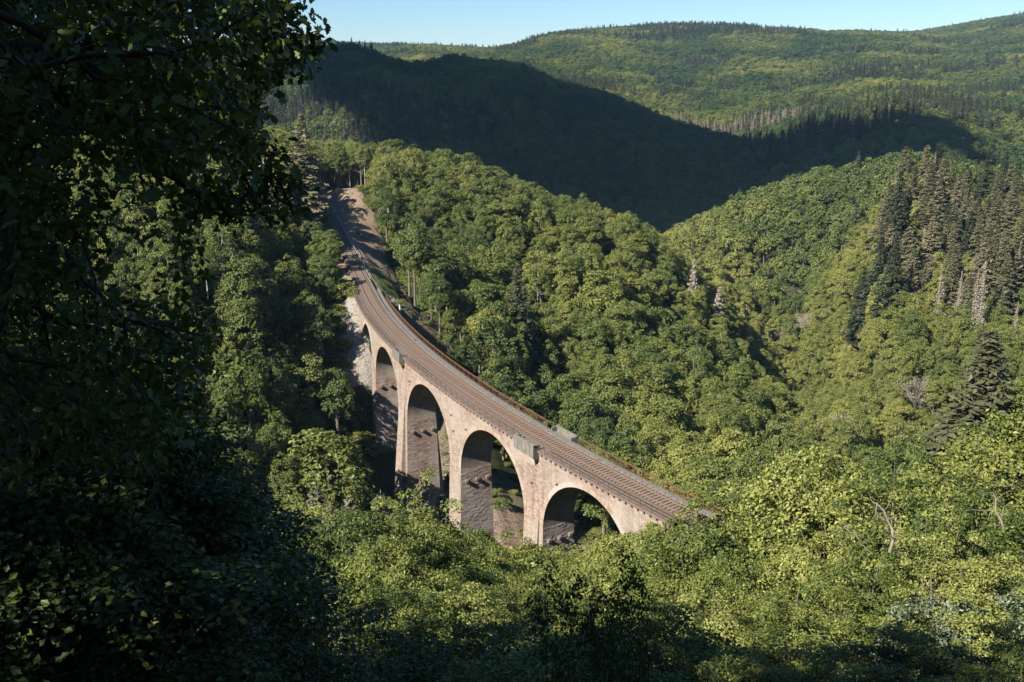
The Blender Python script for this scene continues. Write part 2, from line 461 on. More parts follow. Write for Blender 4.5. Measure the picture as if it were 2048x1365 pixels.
# ---------------------------------------------------------------- ground sheet
def build_ground():
    r = [0.4]
    while r[-1] < 6000:
        q = r[-1]
        r.append(q * (1.035 if q < 60 else 1.0125 if q < 430 else 1.03))
    r = np.array(r)
    az = np.concatenate([np.arange(-180, -36, 4.0), np.arange(-36, 36, .28), np.arange(36, 180.1, 4.0)])
    az[-1] = 180.0
    A, R = np.meshgrid(np.radians(az), r, indexing='ij')
    X, Y = np.sin(A) * R, np.cos(A) * R
    Z = height(X, Y)
    rs = np.random.default_rng(3)
    S, L = track_coords(X, Y); S = S.reshape(X.shape); L = L.reshape(X.shape)
    rough = rs.normal(0, 1, X.shape) * np.clip(R * .0012, .01, .14)
    rough[(L > 4) & (L < 15) & (S > 90) & (S < 215)] *= 2.6
    rough[(np.abs(L) < 4.5) & (S > 70)] *= .1
    Z = Z + rough
    nz = nat_height(X, Y)
    pale = ((L < -2.0) & (L > -12) & (S > 56) & (S < 84) & (Z > 38)).astype(float)
    brown = ((L > 3.2) & (L < 12.5) & (S > 106) & (S < 215)).astype(float)
    brown[(L < -3) & (L > -13) & (S > 86) & (S < 100)] = 1
    brown[np.hypot(X + 1, Y - 161) < 7] = 1
    brown[(np.abs(L) < 4.4) & (S > 80)] = .8
    scrub = ((L > 1) & (L < 17) & (S > 10) & (S < 95) & (Y > 130)).astype(float)
    scrub[(L > 1) & (L < 34) & (S > -12) & (S < 50)] = 1
    grassy = ((S > 82) & (S < 112) & (np.abs(L) > 3.2) & (np.abs(L) < 8)).astype(float)
    grassy[(R < 9) & (R > 2.5) & (X > .4)] = .75
    V = np.stack([X, Y, Z], -1)
    a, b = X.shape
    i = np.arange(a * b).reshape(a, b)
    q = np.stack([i[:-1, :-1], i[:-1, 1:], i[1:, 1:], i[1:, :-1]], -1).reshape(-1, 4)
    q = q[:, ::-1]
    me = mesh_from("ground", V.reshape(-1, 3), [q], M['ground'], smooth=True,
                   attrs={"pale": pale.ravel(), "brown": brown.ravel(), "scrub": scrub.ravel(), "grassy": grassy.ravel()})
    global HAZE_LOW, HAZE_TOP
    HAZE_LOW = float(Z.min()) - 1.0; HAZE_TOP = float(Z.max()) + 30.0
    print("GROUND z", HAZE_LOW, HAZE_TOP)
    o = bpy.data.objects.new("ground", me); link(o); o["kind"] = "structure"
build_ground()

# ---------------------------------------------------------------- the viaduct
WD = 5.2
HALF = WD / 2
CROWN = 1.95
# (start s, end s) of each arch opening, near bank to far bank
OPEN = [(-20.9, -3.7), (0.7, 18.5), (22.2, 40.2), (44.8, 60.2), (63.2, 72.8)]
PIERS = [(-3.7, 0.7, True), (18.5, 22.2, False), (40.2, 44.8, True), (60.2, 63.2, False)]
S_NEAR, S_FAR = -48.0, 87.0

def arch_z(s, o):
    r = (o[1] - o[0]) / 2; c = (o[0] + o[1]) / 2
    d = np.sqrt(np.clip(r * r - (s - c) ** 2, 0, None))
    return deck_z(c) - CROWN - r + d

def spring_z(o):
    return float(deck_z((o[0] + o[1]) / 2) - CROWN - (o[1] - o[0]) / 2)

def wpt(s, lat, z):
    """railway frame with absolute height z (arrays)"""
    s = np.asarray(s, float)
    x = np.interp(s, _ss, _px); y = np.interp(s, _ss, _py); h = np.interp(s, _ss, _th)
    return np.stack([x + np.cos(h) * lat, y + np.sin(h) * lat, np.broadcast_to(z, s.shape) + 0 * s], -1)

def ground_at(s, lat):
    p = track(np.atleast_1d(np.asarray(s, float)), lat)
    return height(p[:, 0], p[:, 1])

viaduct = thing("viaduct", "tall curved railway viaduct of pinkish stone with round arches across the wooded valley", "viaduct", tuple(track(9.6)))
VLOC = np.array(track(9.6))

class VB(MB):
    """pieces written in world coordinates, stored relative to the viaduct's base"""
    def mesh(self, name, mat, smooth=False):
        self.V = [v - VLOC for v in self.V]
        return MB.mesh(self, name, mat, smooth)

def bay_samples(o):
    r = (o[1] - o[0]) / 2; c = (o[0] + o[1]) / 2
    return c - r * np.cos(np.linspace(0, math.pi, 49))

for side, lat in (("front", -HALF), ("back", HALF)):
    b = VB()
    fl = lat > 0
    def strip(ss, zlo, zhi, rows=5):
        ss = np.asarray(ss, float); zlo = np.broadcast_to(zlo, ss.shape); zhi = np.broadcast_to(zhi, ss.shape)
        t = np.linspace(0, 1, rows)
        Z = zlo[:, None] + (zhi - zlo)[:, None] * t
        S = np.repeat(ss[:, None], rows, 1)
        P = wpt(S.ravel(), lat, 0).reshape(len(ss), rows, 3); P[..., 2] = Z
        b.grid(P, np.stack([S, Z, 0 * Z], -1), flip=fl)
    for o in OPEN:
        ss = bay_samples(o); strip(ss, arch_z(ss, o), deck_z(ss) - .3)
    zs = [spring_z(o) for o in OPEN]
    for i, (a, c, _) in enumerate(PIERS):
        ss = np.linspace(a, c, 6); z0 = np.interp(ss, [a, c], [zs[i], zs[i + 1]])
        strip(ss, z0, deck_z(ss) - .3)
    ss = np.linspace(S_NEAR, OPEN[0][0], 40)
    strip(ss, np.minimum(ground_at(ss, lat) - 1.5, deck_z(ss) - 2), deck_z(ss) - .3, 12)
    ss = np.linspace(OPEN[-1][1], S_FAR, 24)
    strip(ss, np.minimum(ground_at(ss, lat) - 1.5, deck_z(ss) - 2), deck_z(ss) - .3, 12)
    b.build("spandrel_wall", M['wall'], viaduct)

for o in OPEN:                                   # the vault of each arch
    b = VB(); ss = bay_samples(o); z = arch_z(ss, o)
    lats = np.linspace(-HALF, HALF, 9)
    r = (o[1] - o[0]) / 2
    P = np.stack([wpt(ss, l, z) for l in lats], 1)
    arc = np.linspace(0, math.pi, len(ss)) * r
    st = np.stack([np.stack([np.full_like(arc, l), arc, 0 * arc], -1) for l in lats], 1)
    b.grid(P, st)
    b.build("vault", M['intrados'], viaduct, smooth=True)
    for lat, sg in ((-HALF, -1), (HALF, 1)):     # ring of separate voussoirs standing proud of the wall
        b = VB(); c = (o[0] + o[1]) / 2; zc = spring_z(o); n = int(math.pi * r / .36)
        rr = random.Random(int(r * 100))
        for k in range(n):
            a0 = math.pi * k / n + .001; a1 = math.pi * (k + 1) / n - .001
            ri, ro = r + .004, r + .68 + rr.uniform(-.03, .03)
            pr = .012 + rr.uniform(0, .014)
            q = []
            for l in (lat - sg * .05, lat + sg * pr):
                for (R_, a) in ((ri, a0), (ro, a0), (ro, a1), (ri, a1)):
                    q.append(wpt(np.array([c + R_ * math.cos(a)]), l, zc + R_ * math.sin(a))[0])
            b.hexa(q)
        b.build("arch_ring", M['ring'], viaduct, kind="stuff")

# piers, battered downwards; the rough coursed stones of the faces along the valley are real blocks
for i, (a, c, grouped) in enumerate(PIERS):
    za, zb = spring_z(OPEN[i]), spring_z(OPEN[i + 1])
    mid = (a + c) / 2
    gz = float(min(ground_at([a - 1, mid, c + 1], -3).min(), ground_at([a, c], 3).min())) - 2.0
    ztop = max(za, zb)
    def sec(z, zs, s_edge, sg):
        d = np.clip(zs - z, 0, None)
        return s_edge + sg * .018 * d
    def latw(z): return HALF + .028 * np.clip(max(za, zb) - z, 0, None)
    pier = VB()
    zz = np.linspace(gz, 1, 2)
    rows = 24
    def edge(zs, s_edge, sg):
        z = np.linspace(gz, zs, rows); return z, sec(z, zs, s_edge, sg)
    zA, sA = edge(za, a, -1); zB, sB = edge(zb, c, 1)
    def quadface(sl, zl, sr, zr, latl, flip):
        n = 6
        P = []; T = []
        for t in np.linspace(0, 1, n):
            s = sl + (sr - sl) * t; z = zl + (zr - zl) * t
            lat = latl * (HALF + .028 * np.clip(ztop - z, 0, None)) / 1.0
            p = np.stack([wpt(np.array([s_]), l_, z_)[0] for s_, l_, z_ in zip(s, lat, z)])
            P.append(p); T.append(np.stack([s, z, 0 * s], -1))
        pier.grid(np.stack(P, 0), np.stack(T, 0), flip)
    quadface(sA, zA, sB, zB, -1.0, False)
    quadface(sA, zA, sB, zB, 1.0, True)
    def sideface(s, z, flip):
        P = []; T = []
        for t in np.linspace(-1, 1, 5):
            lat = t * latw(z)
            P.append(np.stack([wpt(np.array([s_]), l_, z_)[0] for s_, l_, z_ in zip(s, lat, z)]))
            T.append(np.stack([lat, z, 0 * z], -1))
        pier.grid(np.stack(P, 0), np.stack(T, 0), flip)
    sideface(sA, zA, True)
    sideface(sB, zB, False)
    po = pier.build("pier", M['wall'], viaduct)
    # coursed rubble on the face towards the near bank (and on the far one)
    for s_edge, zs, sg in ((a, za, -1), (c, zb, 1)):
        b = VB(); rr = random.Random(i * 7 + sg)
        z = zs - .02
        while z > gz:
            hgt = rr.uniform(.27, .36)
            z0, z1 = z - hgt, z - .01
            w = float(latw((z0 + z1) / 2)) - .01
            l = -w
            first = True
            while l < w - .05:
                ww = rr.uniform(.4, .95)
                l1 = min(l + ww, w)
                if w - l1 < .25: l1 = w
                pr = rr.uniform(.0, .03) + (.025 if rr.random() < .1 else 0)
                la, lb = l + (.0 if first else .006), l1 - (.0 if l1 >= w else .006)
                first = False
                sb0 = float(sec(np.array(z0), zs, s_edge, sg)); sb1 = float(sec(np.array(z1), zs, s_edge, sg))
                tilt = rr.uniform(-.012, .012)
                q = []
                for (zz_, sb) in ((z0, sb0), (z1, sb1)):
                    inner = sb - sg * .06
                    outer = sb + sg * (pr + .012 + (tilt if zz_ == z0 else -tilt))
                    for (s_, l_) in ((inner, la), (inner, lb), (outer, lb), (outer, la)):
                        q.append(wpt(np.array([s_]), l_, zz_)[0])
                if sg > 0: q = [q[j] for j in (3, 2, 1, 0, 7, 6, 5, 4)]
                b.hexa(q)
                l = l1
            z -= hgt
        b.build("rubble_facing", M['block'], po, kind="stuff")
    # three stone brackets on each of the faces in the openings
    for s_edge, zs, sg in ((a, za, -1), (c, zb, 1)):
        zb_ = zs - 1.9
        sb = float(sec(np.array(zb_), zs, s_edge, sg))
        for lat in (-1.75, 0.05, 1.85):
            b = VB(); q = []
            for z_ in (zb_ - .28, zb_ + .24):
                for (s_, l_) in ((sb - sg * .1, lat - .24), (sb - sg * .1, lat + .24), (sb + sg * .5, lat + .24), (sb + sg * .5, lat - .24)):
                    q.append(wpt(np.array([s_]), l_, z_ + (.12 if abs(s_ - sb) > .3 and z_ < zb_ else 0))[0])
            b.hexa(q)
            b.build("bracket_stone", M['darkstone'], po)
    if grouped:                                   # projecting buttress on the long faces, growing downwards
        for sg in (-1, 1):
            b = VB()
            zt = ztop + 2.5
            z = np.linspace(gz, zt, 24)
            out = .02 + .055 * (zt - z)
            half = np.linspace(1.75, 1.35, 24)
            latb = HALF + .028 * np.clip(ztop - z, 0, None)
            lo, li = sg * (latb + out), sg * (latb - .2)
            cols = [(mid + half, li), (mid + half, lo), (mid - half, lo), (mid - half, li)]
            P = []; T = []
            acc = np.zeros_like(z)
            for j, (s_, l_) in enumerate(cols):
                P.append(np.stack([wpt(np.array([p]), q, r_)[0] for p, q, r_ in zip(s_, l_, z)]))
                T.append(np.stack([s_ + (l_ if j in (0, 3) else lo), z, 0 * z], -1))
            for j in range(3):
                b.grid(np.stack(P[j:j + 2], 0), np.stack(T[j:j + 2], 0), flip=sg > 0)
            b.build("buttress", M['wall'], po)

# deck slab with its cornice
sd = np.arange(S_NEAR, S_FAR + .1, 1.0)
b = VB(); b.sweep(sd, [(-HALF - .32, -.26), (-HALF - .32, 0), (HALF + .32, 0), (HALF + .32, -.26), (HALF + .02, -.34), (-HALF - .02, -.34)])
b.build("deck", M['cornice'], viaduct)

def bar_mesh(name, lx, ly, lz, mat):
    m = MB(); x, y, z = lx / 2, ly / 2, lz / 2
    m.hexa([(-x, -y, -z), (x, -y, -z), (x, y, -z), (-x, y, -z), (-x, -y, z), (x, -y, z), (x, y, z), (-x, y, z)])
    return m.mesh(name, mat)

def heading(s): return float(np.interp(s, _ss, _th))

def put(name, me, s, lat, dz, parent, rel, z_extra_rot=0.0):
    o = bpy.data.objects.new(name, me); link(o, parent)
    p = track(float(s), lat, dz) - rel
    o.location = tuple(p)
    o.rotation_euler = (0, 0, heading(s) + math.pi / 2 + z_extra_rot)
    return o

corbel_me = bar_mesh("corbel", .18, .32, .26, M['darkstone'])
for s in np.arange(-34.0, 86, 1.02):
    if -3.0 < s < 2.2 or 40.2 < s < 45: continue
    put("corbel", corbel_me, s, -HALF - .15, -.44, viaduct, VLOC)

# refuges: concrete bays over the grouped piers, on stepped corbel courses
def refuge(s0, s1, sg, courses, top):
    out = 1.0
    par = None
    b = VB()
    def box(ss0, ss1, l0, l1, z0, z1, bb):
        la, lb = sorted((sg * l0, sg * l1)); q = []
        for z in (z0, z1):
            for (s_, l_) in ((ss1, la), (ss1, lb), (ss0, lb), (ss0, la)):
                q.append(track(s_, l_, z))
        q = [np.array(p) for p in q]
        bb.hexa([q[3], q[2], q[1], q[0], q[7], q[6], q[5], q[4]][::1] if False else q)
    box(s0, s1, HALF + out - .22, HALF + out, -1.0, top, b)
    box(s0, s0 + .2, HALF - .1, HALF + out - .22, -1.0, top, b)
    box(s1 - .2, s1, HALF - .1, HALF + out - .22, -1.0, top, b)
    box(s0 + .2, s1 - .2, HALF - .3, HALF + out - .22, -1.0, .02, b)
    par = b.build("refuge_bay", M['concrete'], viaduct)
    b = VB(); box(s0 - .06, s1 + .06, HALF + out - .3, HALF + out + .07, top + .003, top + .11, b); b.build("coping", M['concrete'], par)
    for q_ in range(1, 5):                        # joints of the concrete panels stand out as thin ribs
        b = VB(); sq = s0 + (s1 - s0) * q_ / 5; box(sq - .05, sq + .05, HALF + out - .05, HALF + out + .035, -1.0, top - .004, b); b.build("panel_rib", M['concrete'], par)
    for k in range(courses):
        b = VB(); o_ = out - .03 - .15 * (k + 1)
        box(s0 + .05 + .16 * k, s1 - .12 - .04 * k, HALF - .15, HALF + o_, -1.03 - .24 * (k + 1), -1.06 - .24 * k, b)
        b.build("corbel_course", M['ring'], par)
refuge(-2.75, 1.75, -1, 6, .78)
refuge(-3.0, 1.6, 1, 5, .7)
refuge(40.6, 44.6, -1, 5, .55)

# weep holes and stains of the spandrels: small dark drain spouts
spout = bar_mesh("drain_spout", .16, .4, .16, M['iron'])
for s, d in ((-6.8, 3.2), (20.6, 5.6), (21.3, 3.3), (16.5, 3.9), (-1.2, 5.2), (38.2, 3.4)):
    put("drain_spout", spout, s, -HALF - .12, -d, viaduct, VLOC)

# ---------------------------------------------------------------- ballast, track, cable trough
S_END = 228.0
sb = np.arange(S_NEAR, S_END, 1.0)
b = MB(); b.sweep(sb, [(-1.85, .006), (-1.45, .36), (1.35, .36), (1.7, .006)])
o = b.build("gravel_ballast", M['ballast'], kind="stuff")

walk = VB(); walk.sweep(np.arange(S_NEAR, S_FAR, 1.0), [(1.72, .004), (1.72, .16), (HALF + .2, .16), (HALF + .2, .004)])
walk.build("walkway", M['walk'], viaduct)
walk = VB(); walk.sweep(np.arange(S_NEAR, S_FAR, 1.0), [(-HALF - .1, .004), (-HALF - .1, .06), (-1.87, .06), (-1.87, .004)])
walk.build("gutter", M['cornice'], viaduct)

TLOC = np.array(track(0.0))
rt = thing("railway_track", "single railway track with rusty rails running over the viaduct into the cutting", "railway track", tuple(TLOC))
class TB(MB):
    def mesh(self, name, mat, smooth=False):
        self.V = [v - TLOC for v in self.V]; return MB.mesh(self, name, mat, smooth)
sl = bar_mesh("sleeper", .26, 2.5, .18, M['sleeper'])
for k, s in enumerate(np.arange(-40, 139, .6)):
    put("sleeper", sl, s + random.uniform(-.02, .02), -.05, .335, rt, TLOC)
b = TB()
for s in np.arange(139.4, S_END, .6):
    q = []
    for z in (.245, .425):
        for (ds_, l_) in ((.13, -1.3), (.13, 1.2), (-.13, 1.2), (-.13, -1.3)):
            q.append(track(s + ds_, l_, z))
    b.hexa(q)
b.build("sleepers_in_cutting", M['sleeper'], rt, kind="stuff")
for lat in (-.80, .70):
    b = TB(); b.sweep(np.arange(S_NEAR, S_END, .5), [(lat - .075, .426), (lat - .07, .45), (lat - .02, .47), (lat - .02, .54), (lat - .036, .545), (lat - .036, .585), (lat + .036, .585), (lat + .036, .545), (lat + .02, .54), (lat + .02, .47), (lat + .07, .45), (lat + .075, .426)])
    b.build("rail", M['rail'], rt)

CLOC = np.array(track(-10.0, 1.55))
ct = thing("cable_trough", "pale concrete cable trough along the uphill side of the railway track", "cable trough", tuple(CLOC))
class CB(MB):
    def mesh(self, name, mat, smooth=False):
        self.V = [v - CLOC for v in self.V]; return MB.mesh(self, name, mat, smooth)
b = CB(); b.sweep(np.arange(S_NEAR, 205, 1.0), [(1.44, .17), (1.44, .40), (1.70, .40), (1.70, .17)])
b.build("trough_wall", M['concrete'], ct)
slab = bar_mesh("cover_slab", .97, .36, .06, M['concrete'])
for s in np.arange(-34.5, 96, 1.0):
    if random.random() < .04: continue
    put("cover_slab", slab, s, 1.57 + random.uniform(-.015, .015), .434 + random.uniform(0, .01), ct, CLOC, random.uniform(-.02, .02))
b = CB(); b.tube(track(np.arange(94, 212, 2.0), 2.0, .55) + np.random.default_rng(1).normal(0, .03, (59, 3)), .055, 6)
b.build("cable_pipe", M['bark_pale'], ct)

# ---------------------------------------------------------------- railings
def railing(lat, name, label, s0, s1, gaps, lattice, mat, step=1.8, h=1.05):
    loc = np.array(track((s0 + s1) / 2, lat))
    t = thing(name, label, "railing", tuple(loc))
    class RB(MB):
        def mesh(self, nm, mt, smooth=False):
            self.V = [v - loc for v in self.V]; return MB.mesh(self, nm, mt, smooth)
    post = bar_mesh("post", .06, .06, h, mat)
    stations = [s for s in np.arange(s0, s1, step) if not any(g0 - .2 < s < g1 + .2 for g0, g1 in gaps)]
    base = .0 if lat < 0 else .16
    for s in stations:
        o = put("post", post, s, lat, base + h / 2, t, loc)
        o.rotation_euler = (random.uniform(-.02, .02), random.uniform(-.02, .02), heading(s) + math.pi / 2)
    runs = []; cur = []
    for s in stations:
        if cur and s - cur[-1] > step * 1.2: runs.append(cur); cur = []
        cur.append(s)
    runs.append(cur)
    for run in runs:
        ss = np.linspace(run[0], run[-1], max(2, int((run[-1] - run[0]) / 1.0) + 2))
        for z in ((.12, .55, h) if not lattice else (.12, h - .16, h)):
            b = RB(); b.sweep(ss, [(lat - .028, base + z - .028), (lat - .028, base + z + .028), (lat + .028, base + z + .028), (lat + .028, base + z - .028)])
            b.build("rail_bar", mat, t)
        for sA, sB in zip(run[:-1], run[1:]):
            if lattice:
                if sA > 22: continue
                for (z0, z1) in ((.12, h - .16), (h - .16, .12)):
                    b = RB(); b.tube([track(sA, lat + (.02 if z0 < z1 else -.02), base + z0), track(sB, lat + (.02 if z0 < z1 else -.02), base + z1)], .024, 4)
                    b.build("brace", mat, t)
        if lattice:
            for s in np.arange(max(run[0], 22), run[-1], .6):
                b = RB(); b.tube([track(s, lat, base + .1), track(s + random.uniform(-.06, .06), lat + random.uniform(-.08, .08), base + h * random.uniform(.8, 1.1))], .022, 4)
                b.build("picket", mat, t)
    return t
railing(-HALF - .22, "iron_railing", "thin dark iron railing along the sunlit front edge of the viaduct", -42.0, 85.0, [(-2.9, 1.9), (40.5, 44.7)], False, M['iron'])
railing(HALF + .22, "lattice_railing", "rusty orange lattice railing along the wooded far side of the viaduct", -42.0, 78.0, [(-3.1, 1.7)], True, M['rust'])

# ---------------------------------------------------------------- tree shapes (shared meshes)
def unit(v):
    return v / (np.linalg.norm(v, axis=-1, keepdims=True) + 1e-9)

def leaf_quads(P, N, size, rs, asp=.62, fold=.12):
    """diamond leaves at P with normals N"""
    n = len(P)
    N = unit(N)
    a = unit(np.cross(N, unit(rs.normal(0, 1, (n, 3)))))
    b = np.cross(N, a)
    s = (np.broadcast_to(size, (n,)) * rs.uniform(.7, 1.3, n))[:, None]
    V = np.stack([P - a * s * .5, P + b * s * .5 * asp + N * s * fold, P + a * s * .5, P - b * s * .5 * asp + N * s * fold], 1)
    Q = np.arange(n * 4).reshape(n, 4)
    return V.reshape(-1, 3), Q, np.repeat(rs.random(n), 4)

_lobe = [(.0, .03), (.12, .09), (.24, .23), (.34, .14), (.47, .33), (.58, .20), (.72, .33), (.84, .17), (.94, .14)]
_outline = np.array([(0, 0)] + [(t, w) for t, w in _lobe] + [(1.0, 0)] + [(t, -w) for t, w in reversed(_lobe)])

def leaf_lobed(P, N, size, rs):
    n = len(P); N = unit(N)
    a = unit(np.cross(N, unit(rs.normal(0, 1, (n, 3))))); b = np.cross(N, a)
    s = size * rs.uniform(.65, 1.25, n)
    k = len(_outline)
    t, w = _outline[:, 0], _outline[:, 1]
    curl = rs.uniform(-.25, .15, n)
    V = P[:, None] + (a[:, None] * t[None, :, None] + b[:, None] * w[None, :, None] + N[:, None] * (curl[:, None] * (t ** 2)[None] + .35 * np.abs(w)[None])[..., None]) * s[:, None, None]
    # leaf as strips between the two margins, so that it can fold along its midrib
    return V.reshape(-1, 3), (np.arange(n * k).reshape(n, k)), np.repeat(rs.random(n), k)

def merge(parts):
    V = []; Q = []; R = []; off = 0
    for v, q, r in parts:
        V.append(v); Q.append(q + off); R.append(r); off += len(v)
    return np.concatenate(V), np.concatenate(Q), np.concatenate(R)

def spray_leaves(C, D, rad_, per, size, rs, thick=.3, droop=.35, up=.75, nrand=.55, kind='quad'):
    """sprays of leaves: flattened clumps centred at C, facing D; D may be outward"""
    n = len(C)
    per = np.broadcast_to(per, (n,))
    idx = np.repeat(np.arange(n), per)
    m = len(idx)
    nn = unit(D * (1 - up) + np.array([0, 0, up]) + rs.normal(0, .22, (n, 3)))
    a = unit(np.cross(nn, unit(rs.normal(0, 1, (n, 3))))); b = np.cross(nn, a)
    ang = rs.uniform(0, 2 * math.pi, m); rr = np.sqrt(rs.random(m))
    R = np.broadcast_to(rad_, (n,))[idx]
    lx, ly = rr * np.cos(ang) * R, rr * np.sin(ang) * R * .8
    lz = rs.normal(0, thick * .5, m) * R - droop * R * rr ** 2
    P = C[idx] + a[idx] * lx[:, None] + b[idx] * ly[:, None] + nn[idx] * lz[:, None]
    N = nn[idx] + (a[idx] * np.cos(ang)[:, None] + b[idx] * np.sin(ang)[:, None]) * (rr * .6)[:, None] + rs.normal(0, nrand, (m, 3))
    if kind == 'lobed':
        return leaf_lobed(P, N, size, rs)
    return leaf_quads(P, N, size, rs)

def crown_dirs(n, rs, low=-.55):
    d = unit(rs.normal(0, 1, (n * 4, 3)))
    d = d[d[:, 2] > low]
    return d[:n]

def limbs(mb, trunk_top, base_r, targets, start_z, rs, k=5, frac=1.0):
    for T in targets:
        z0 = rs.uniform(start_z, trunk_top[2] * .95)
        f = z0 / trunk_top[2]
        p0 = np.array([trunk_top[0] * f, trunk_top[1] * f, z0])
        mid = p0 * .45 + T * .55 + np.array([0, 0, -.06 * np.linalg.norm(T - p0)]) + rs.normal(0, .12, 3)
        r0 = base_r * (1 - .75 * f) * .55
        mb.tube([p0, p0 * .75 + mid * .25 + rs.normal(0, .05, 3), mid, T], [r0, r0 * .8, r0 * .5, r0 * .12], k)

def make_broadleaf(seed, H, R, base, nspray, per, leaf, spr=.30, trunk_r=.28, lobes=7, low=-.5, lump_k=1.0, kind='quad', trunk_k=7, mat='leaf', thick=.32, nlimb=9, bark='bark', up=.75):
    rs = np.random.default_rng(seed)
    zc = H * base + (H - H * base) * .52; az = (H - H * base) * .5
    d = crown_dirs(nspray, rs, low)
    lob = unit(rs.normal(0, 1, (lobes, 3)) * np.array([1, 1, .8])); amp = rs.uniform(.12, .34, lobes) * lump_k
    lump = .80 + (amp * np.clip((d @ lob.T - .55) / .45, 0, 1) ** 1.3).sum(1)
    depth = np.where(rs.random(len(d)) < .74, rs.uniform(.86, 1.0, len(d)), rs.uniform(.45, .8, len(d)))
    C = d * (lump * depth)[:, None] * np.array([R, R, az]) * .86
    C[:, 2] += zc
    rad_ = R * spr * rs.uniform(.65, 1.25, len(d))
    V, Q, Rn = spray_leaves(C, d, rad_, (per * (rad_ / rad_.mean()) ** 2).astype(int).clip(6), leaf, rs, thick, kind=kind, up=up)
    # sprays near the shaded inside are not recoloured: the light does that
    crown = mesh_from("crown", V, [Q], M[mat], attrs={"rnd": Rn})
    mb = MB()
    lean = rs.normal(0, .03 * H, 2)
    top = np.array([lean[0], lean[1], zc + az * .55])
    t = np.linspace(0, 1, 7)
    pts = np.stack([lean[0] * t ** 1.5 + rs.normal(0, .06, 7) * t, lean[1] * t ** 1.5 + rs.normal(0, .06, 7) * t, top[2] * t], 1); pts[0] = (0, 0, -.8)
    mb.tube(pts, trunk_r * np.array([1.5, 1.0, .85, .7, .5, .32, .1]), trunk_k)
    tg = C[rs.choice(len(C), min(nlimb, len(C)), replace=False)]
    limbs(mb, top, trunk_r, tg, H * base * .9, rs)
    return crown, mb.mesh("trunk", M[bark], smooth=True), H

def make_spruce(seed, H, R, base=.08, whorl=.5, nb=8, leaf=.95, dead=0.0, mat='needle', bark='bark', droop=.38, dens=1.0, top_pow=.85):
    rs = np.random.default_rng(seed)
    P = []; N = []; S = []
    mb = MB()
    mb.tube([(0, 0, -.8), (0, 0, H * .3), (rs.normal(0, .1), rs.normal(0, .1), H * .7), (0, 0, H * .99)], [.30 * H / 24, .23 * H / 24, .12 * H / 24, .02], 6)
    z = H * base
    while z < H * .985:
        t = (z - H * base) / (H - H * base)
        L = R * (1 - t) ** top_pow * (.55 + .45 * min(1, t * 6)) + .12
        k = max(4, int(nb * (1 - t * .45)))
        a0 = rs.uniform(0, 6.3)
        for j in range(k):
            if rs.random() < .12: continue
            a = a0 + 6.283 * j / k + rs.normal(0, .16)
            l = L * rs.uniform(.62, 1.15)
            m = max(3, int(l / .36 * dens))
            u = np.linspace(.14, 1, m)
            out = np.array([math.cos(a), math.sin(a), 0])
            zz = z + (.22 * (1 - t)) * l * 0 - droop * l * (u ** 1.15) + .26 * l * np.clip(u - .62, 0, 1) ** 1.4 + t * l * .25 * u
            p = out * (u * l)[:, None]; p[:, 2] = zz
            if dead:
                mb.tube([(0, 0, z), p[m // 2], p[-1]], [.035, .022, .006], 3, cap=False)
                keep = rs.random(m) < (1 - dead)
                p = p[keep]
                if len(p) == 0: continue
            side = np.array([-math.sin(a), math.cos(a), 0])
            w = (.16 + .30 * np.sin(np.linspace(.3, 2.7, len(p)))) * (.5 + .5 * (1 - t)) * min(1.0, R / 3)
            for q in (-1, 0, 1):
                pp = p + side * (q * w)[:, None] + rs.normal(0, .06, (len(p), 3)); pp[:, 2] -= .16 * abs(q) + rs.uniform(0, .14, len(p))
                P.append(pp); N.append(np.array([0, 0, 1.0]) + out * .35 + side * q * .55 + rs.normal(0, .38, pp.shape)); S.append(np.full(len(pp), leaf * (.55 + .45 * (1 - t))))
        z += whorl * rs.uniform(.8, 1.2) * (1 - .45 * t)
    P = np.concatenate(P); N = np.concatenate(N); S = np.concatenate(S)
    V, Q, Rn = leaf_quads(P, N, S, rs, asp=.42, fold=.05)
    return mesh_from("crown", V, [Q], M[mat], attrs={"rnd": Rn}), mb.mesh("trunk", M[bark], smooth=True), H

def make_bare(seed, H, R):
    """a leafless or barely leafing crown: fine forking twigs"""
    rs = np.random.default_rng(seed)
    mb = MB()
    mb.tube([(0, 0, -.6), (.1, 0, H * .25), (rs.normal(0, .3), rs.normal(0, .3), H * .6)], [.22, .16, .06], 6)
    d = crown_dirs(70, rs, -.1)
    C = d * np.array([R, R, H * .36]) * rs.uniform(.7, 1.05, (len(d), 1)) + np.array([0, 0, H * .62])
    tp = []
    for T in C:
        p0 = np.array([0, 0, rs.uniform(.2, .55) * H]); mid = p0 * .5 + T * .5 + rs.normal(0, .25, 3)
        mb.tube([p0, mid, T], [.06, .035, .008], 3, cap=False)
        for _ in range(7):
            e = T + rs.normal(0, .5, 3) + (T - mid) * .25
            mb.tube([mid * .3 + T * .7, e], [.014, .004], 3, cap=False); tp.append(e)
    tp = np.array(tp)
    idx = rs.integers(0, len(tp), 1100)
    V, Q, Rn = leaf_quads(tp[idx] + rs.normal(0, .28, (1100, 3)), rs.normal(0, 1, (1100, 3)) + np.array([0, 0, .5]), .26, rs, asp=.5)
    return mesh_from("crown", V, [Q], M['deadtwig'], attrs={"rnd": Rn}), mb.mesh("trunk", M['deadwood']), H

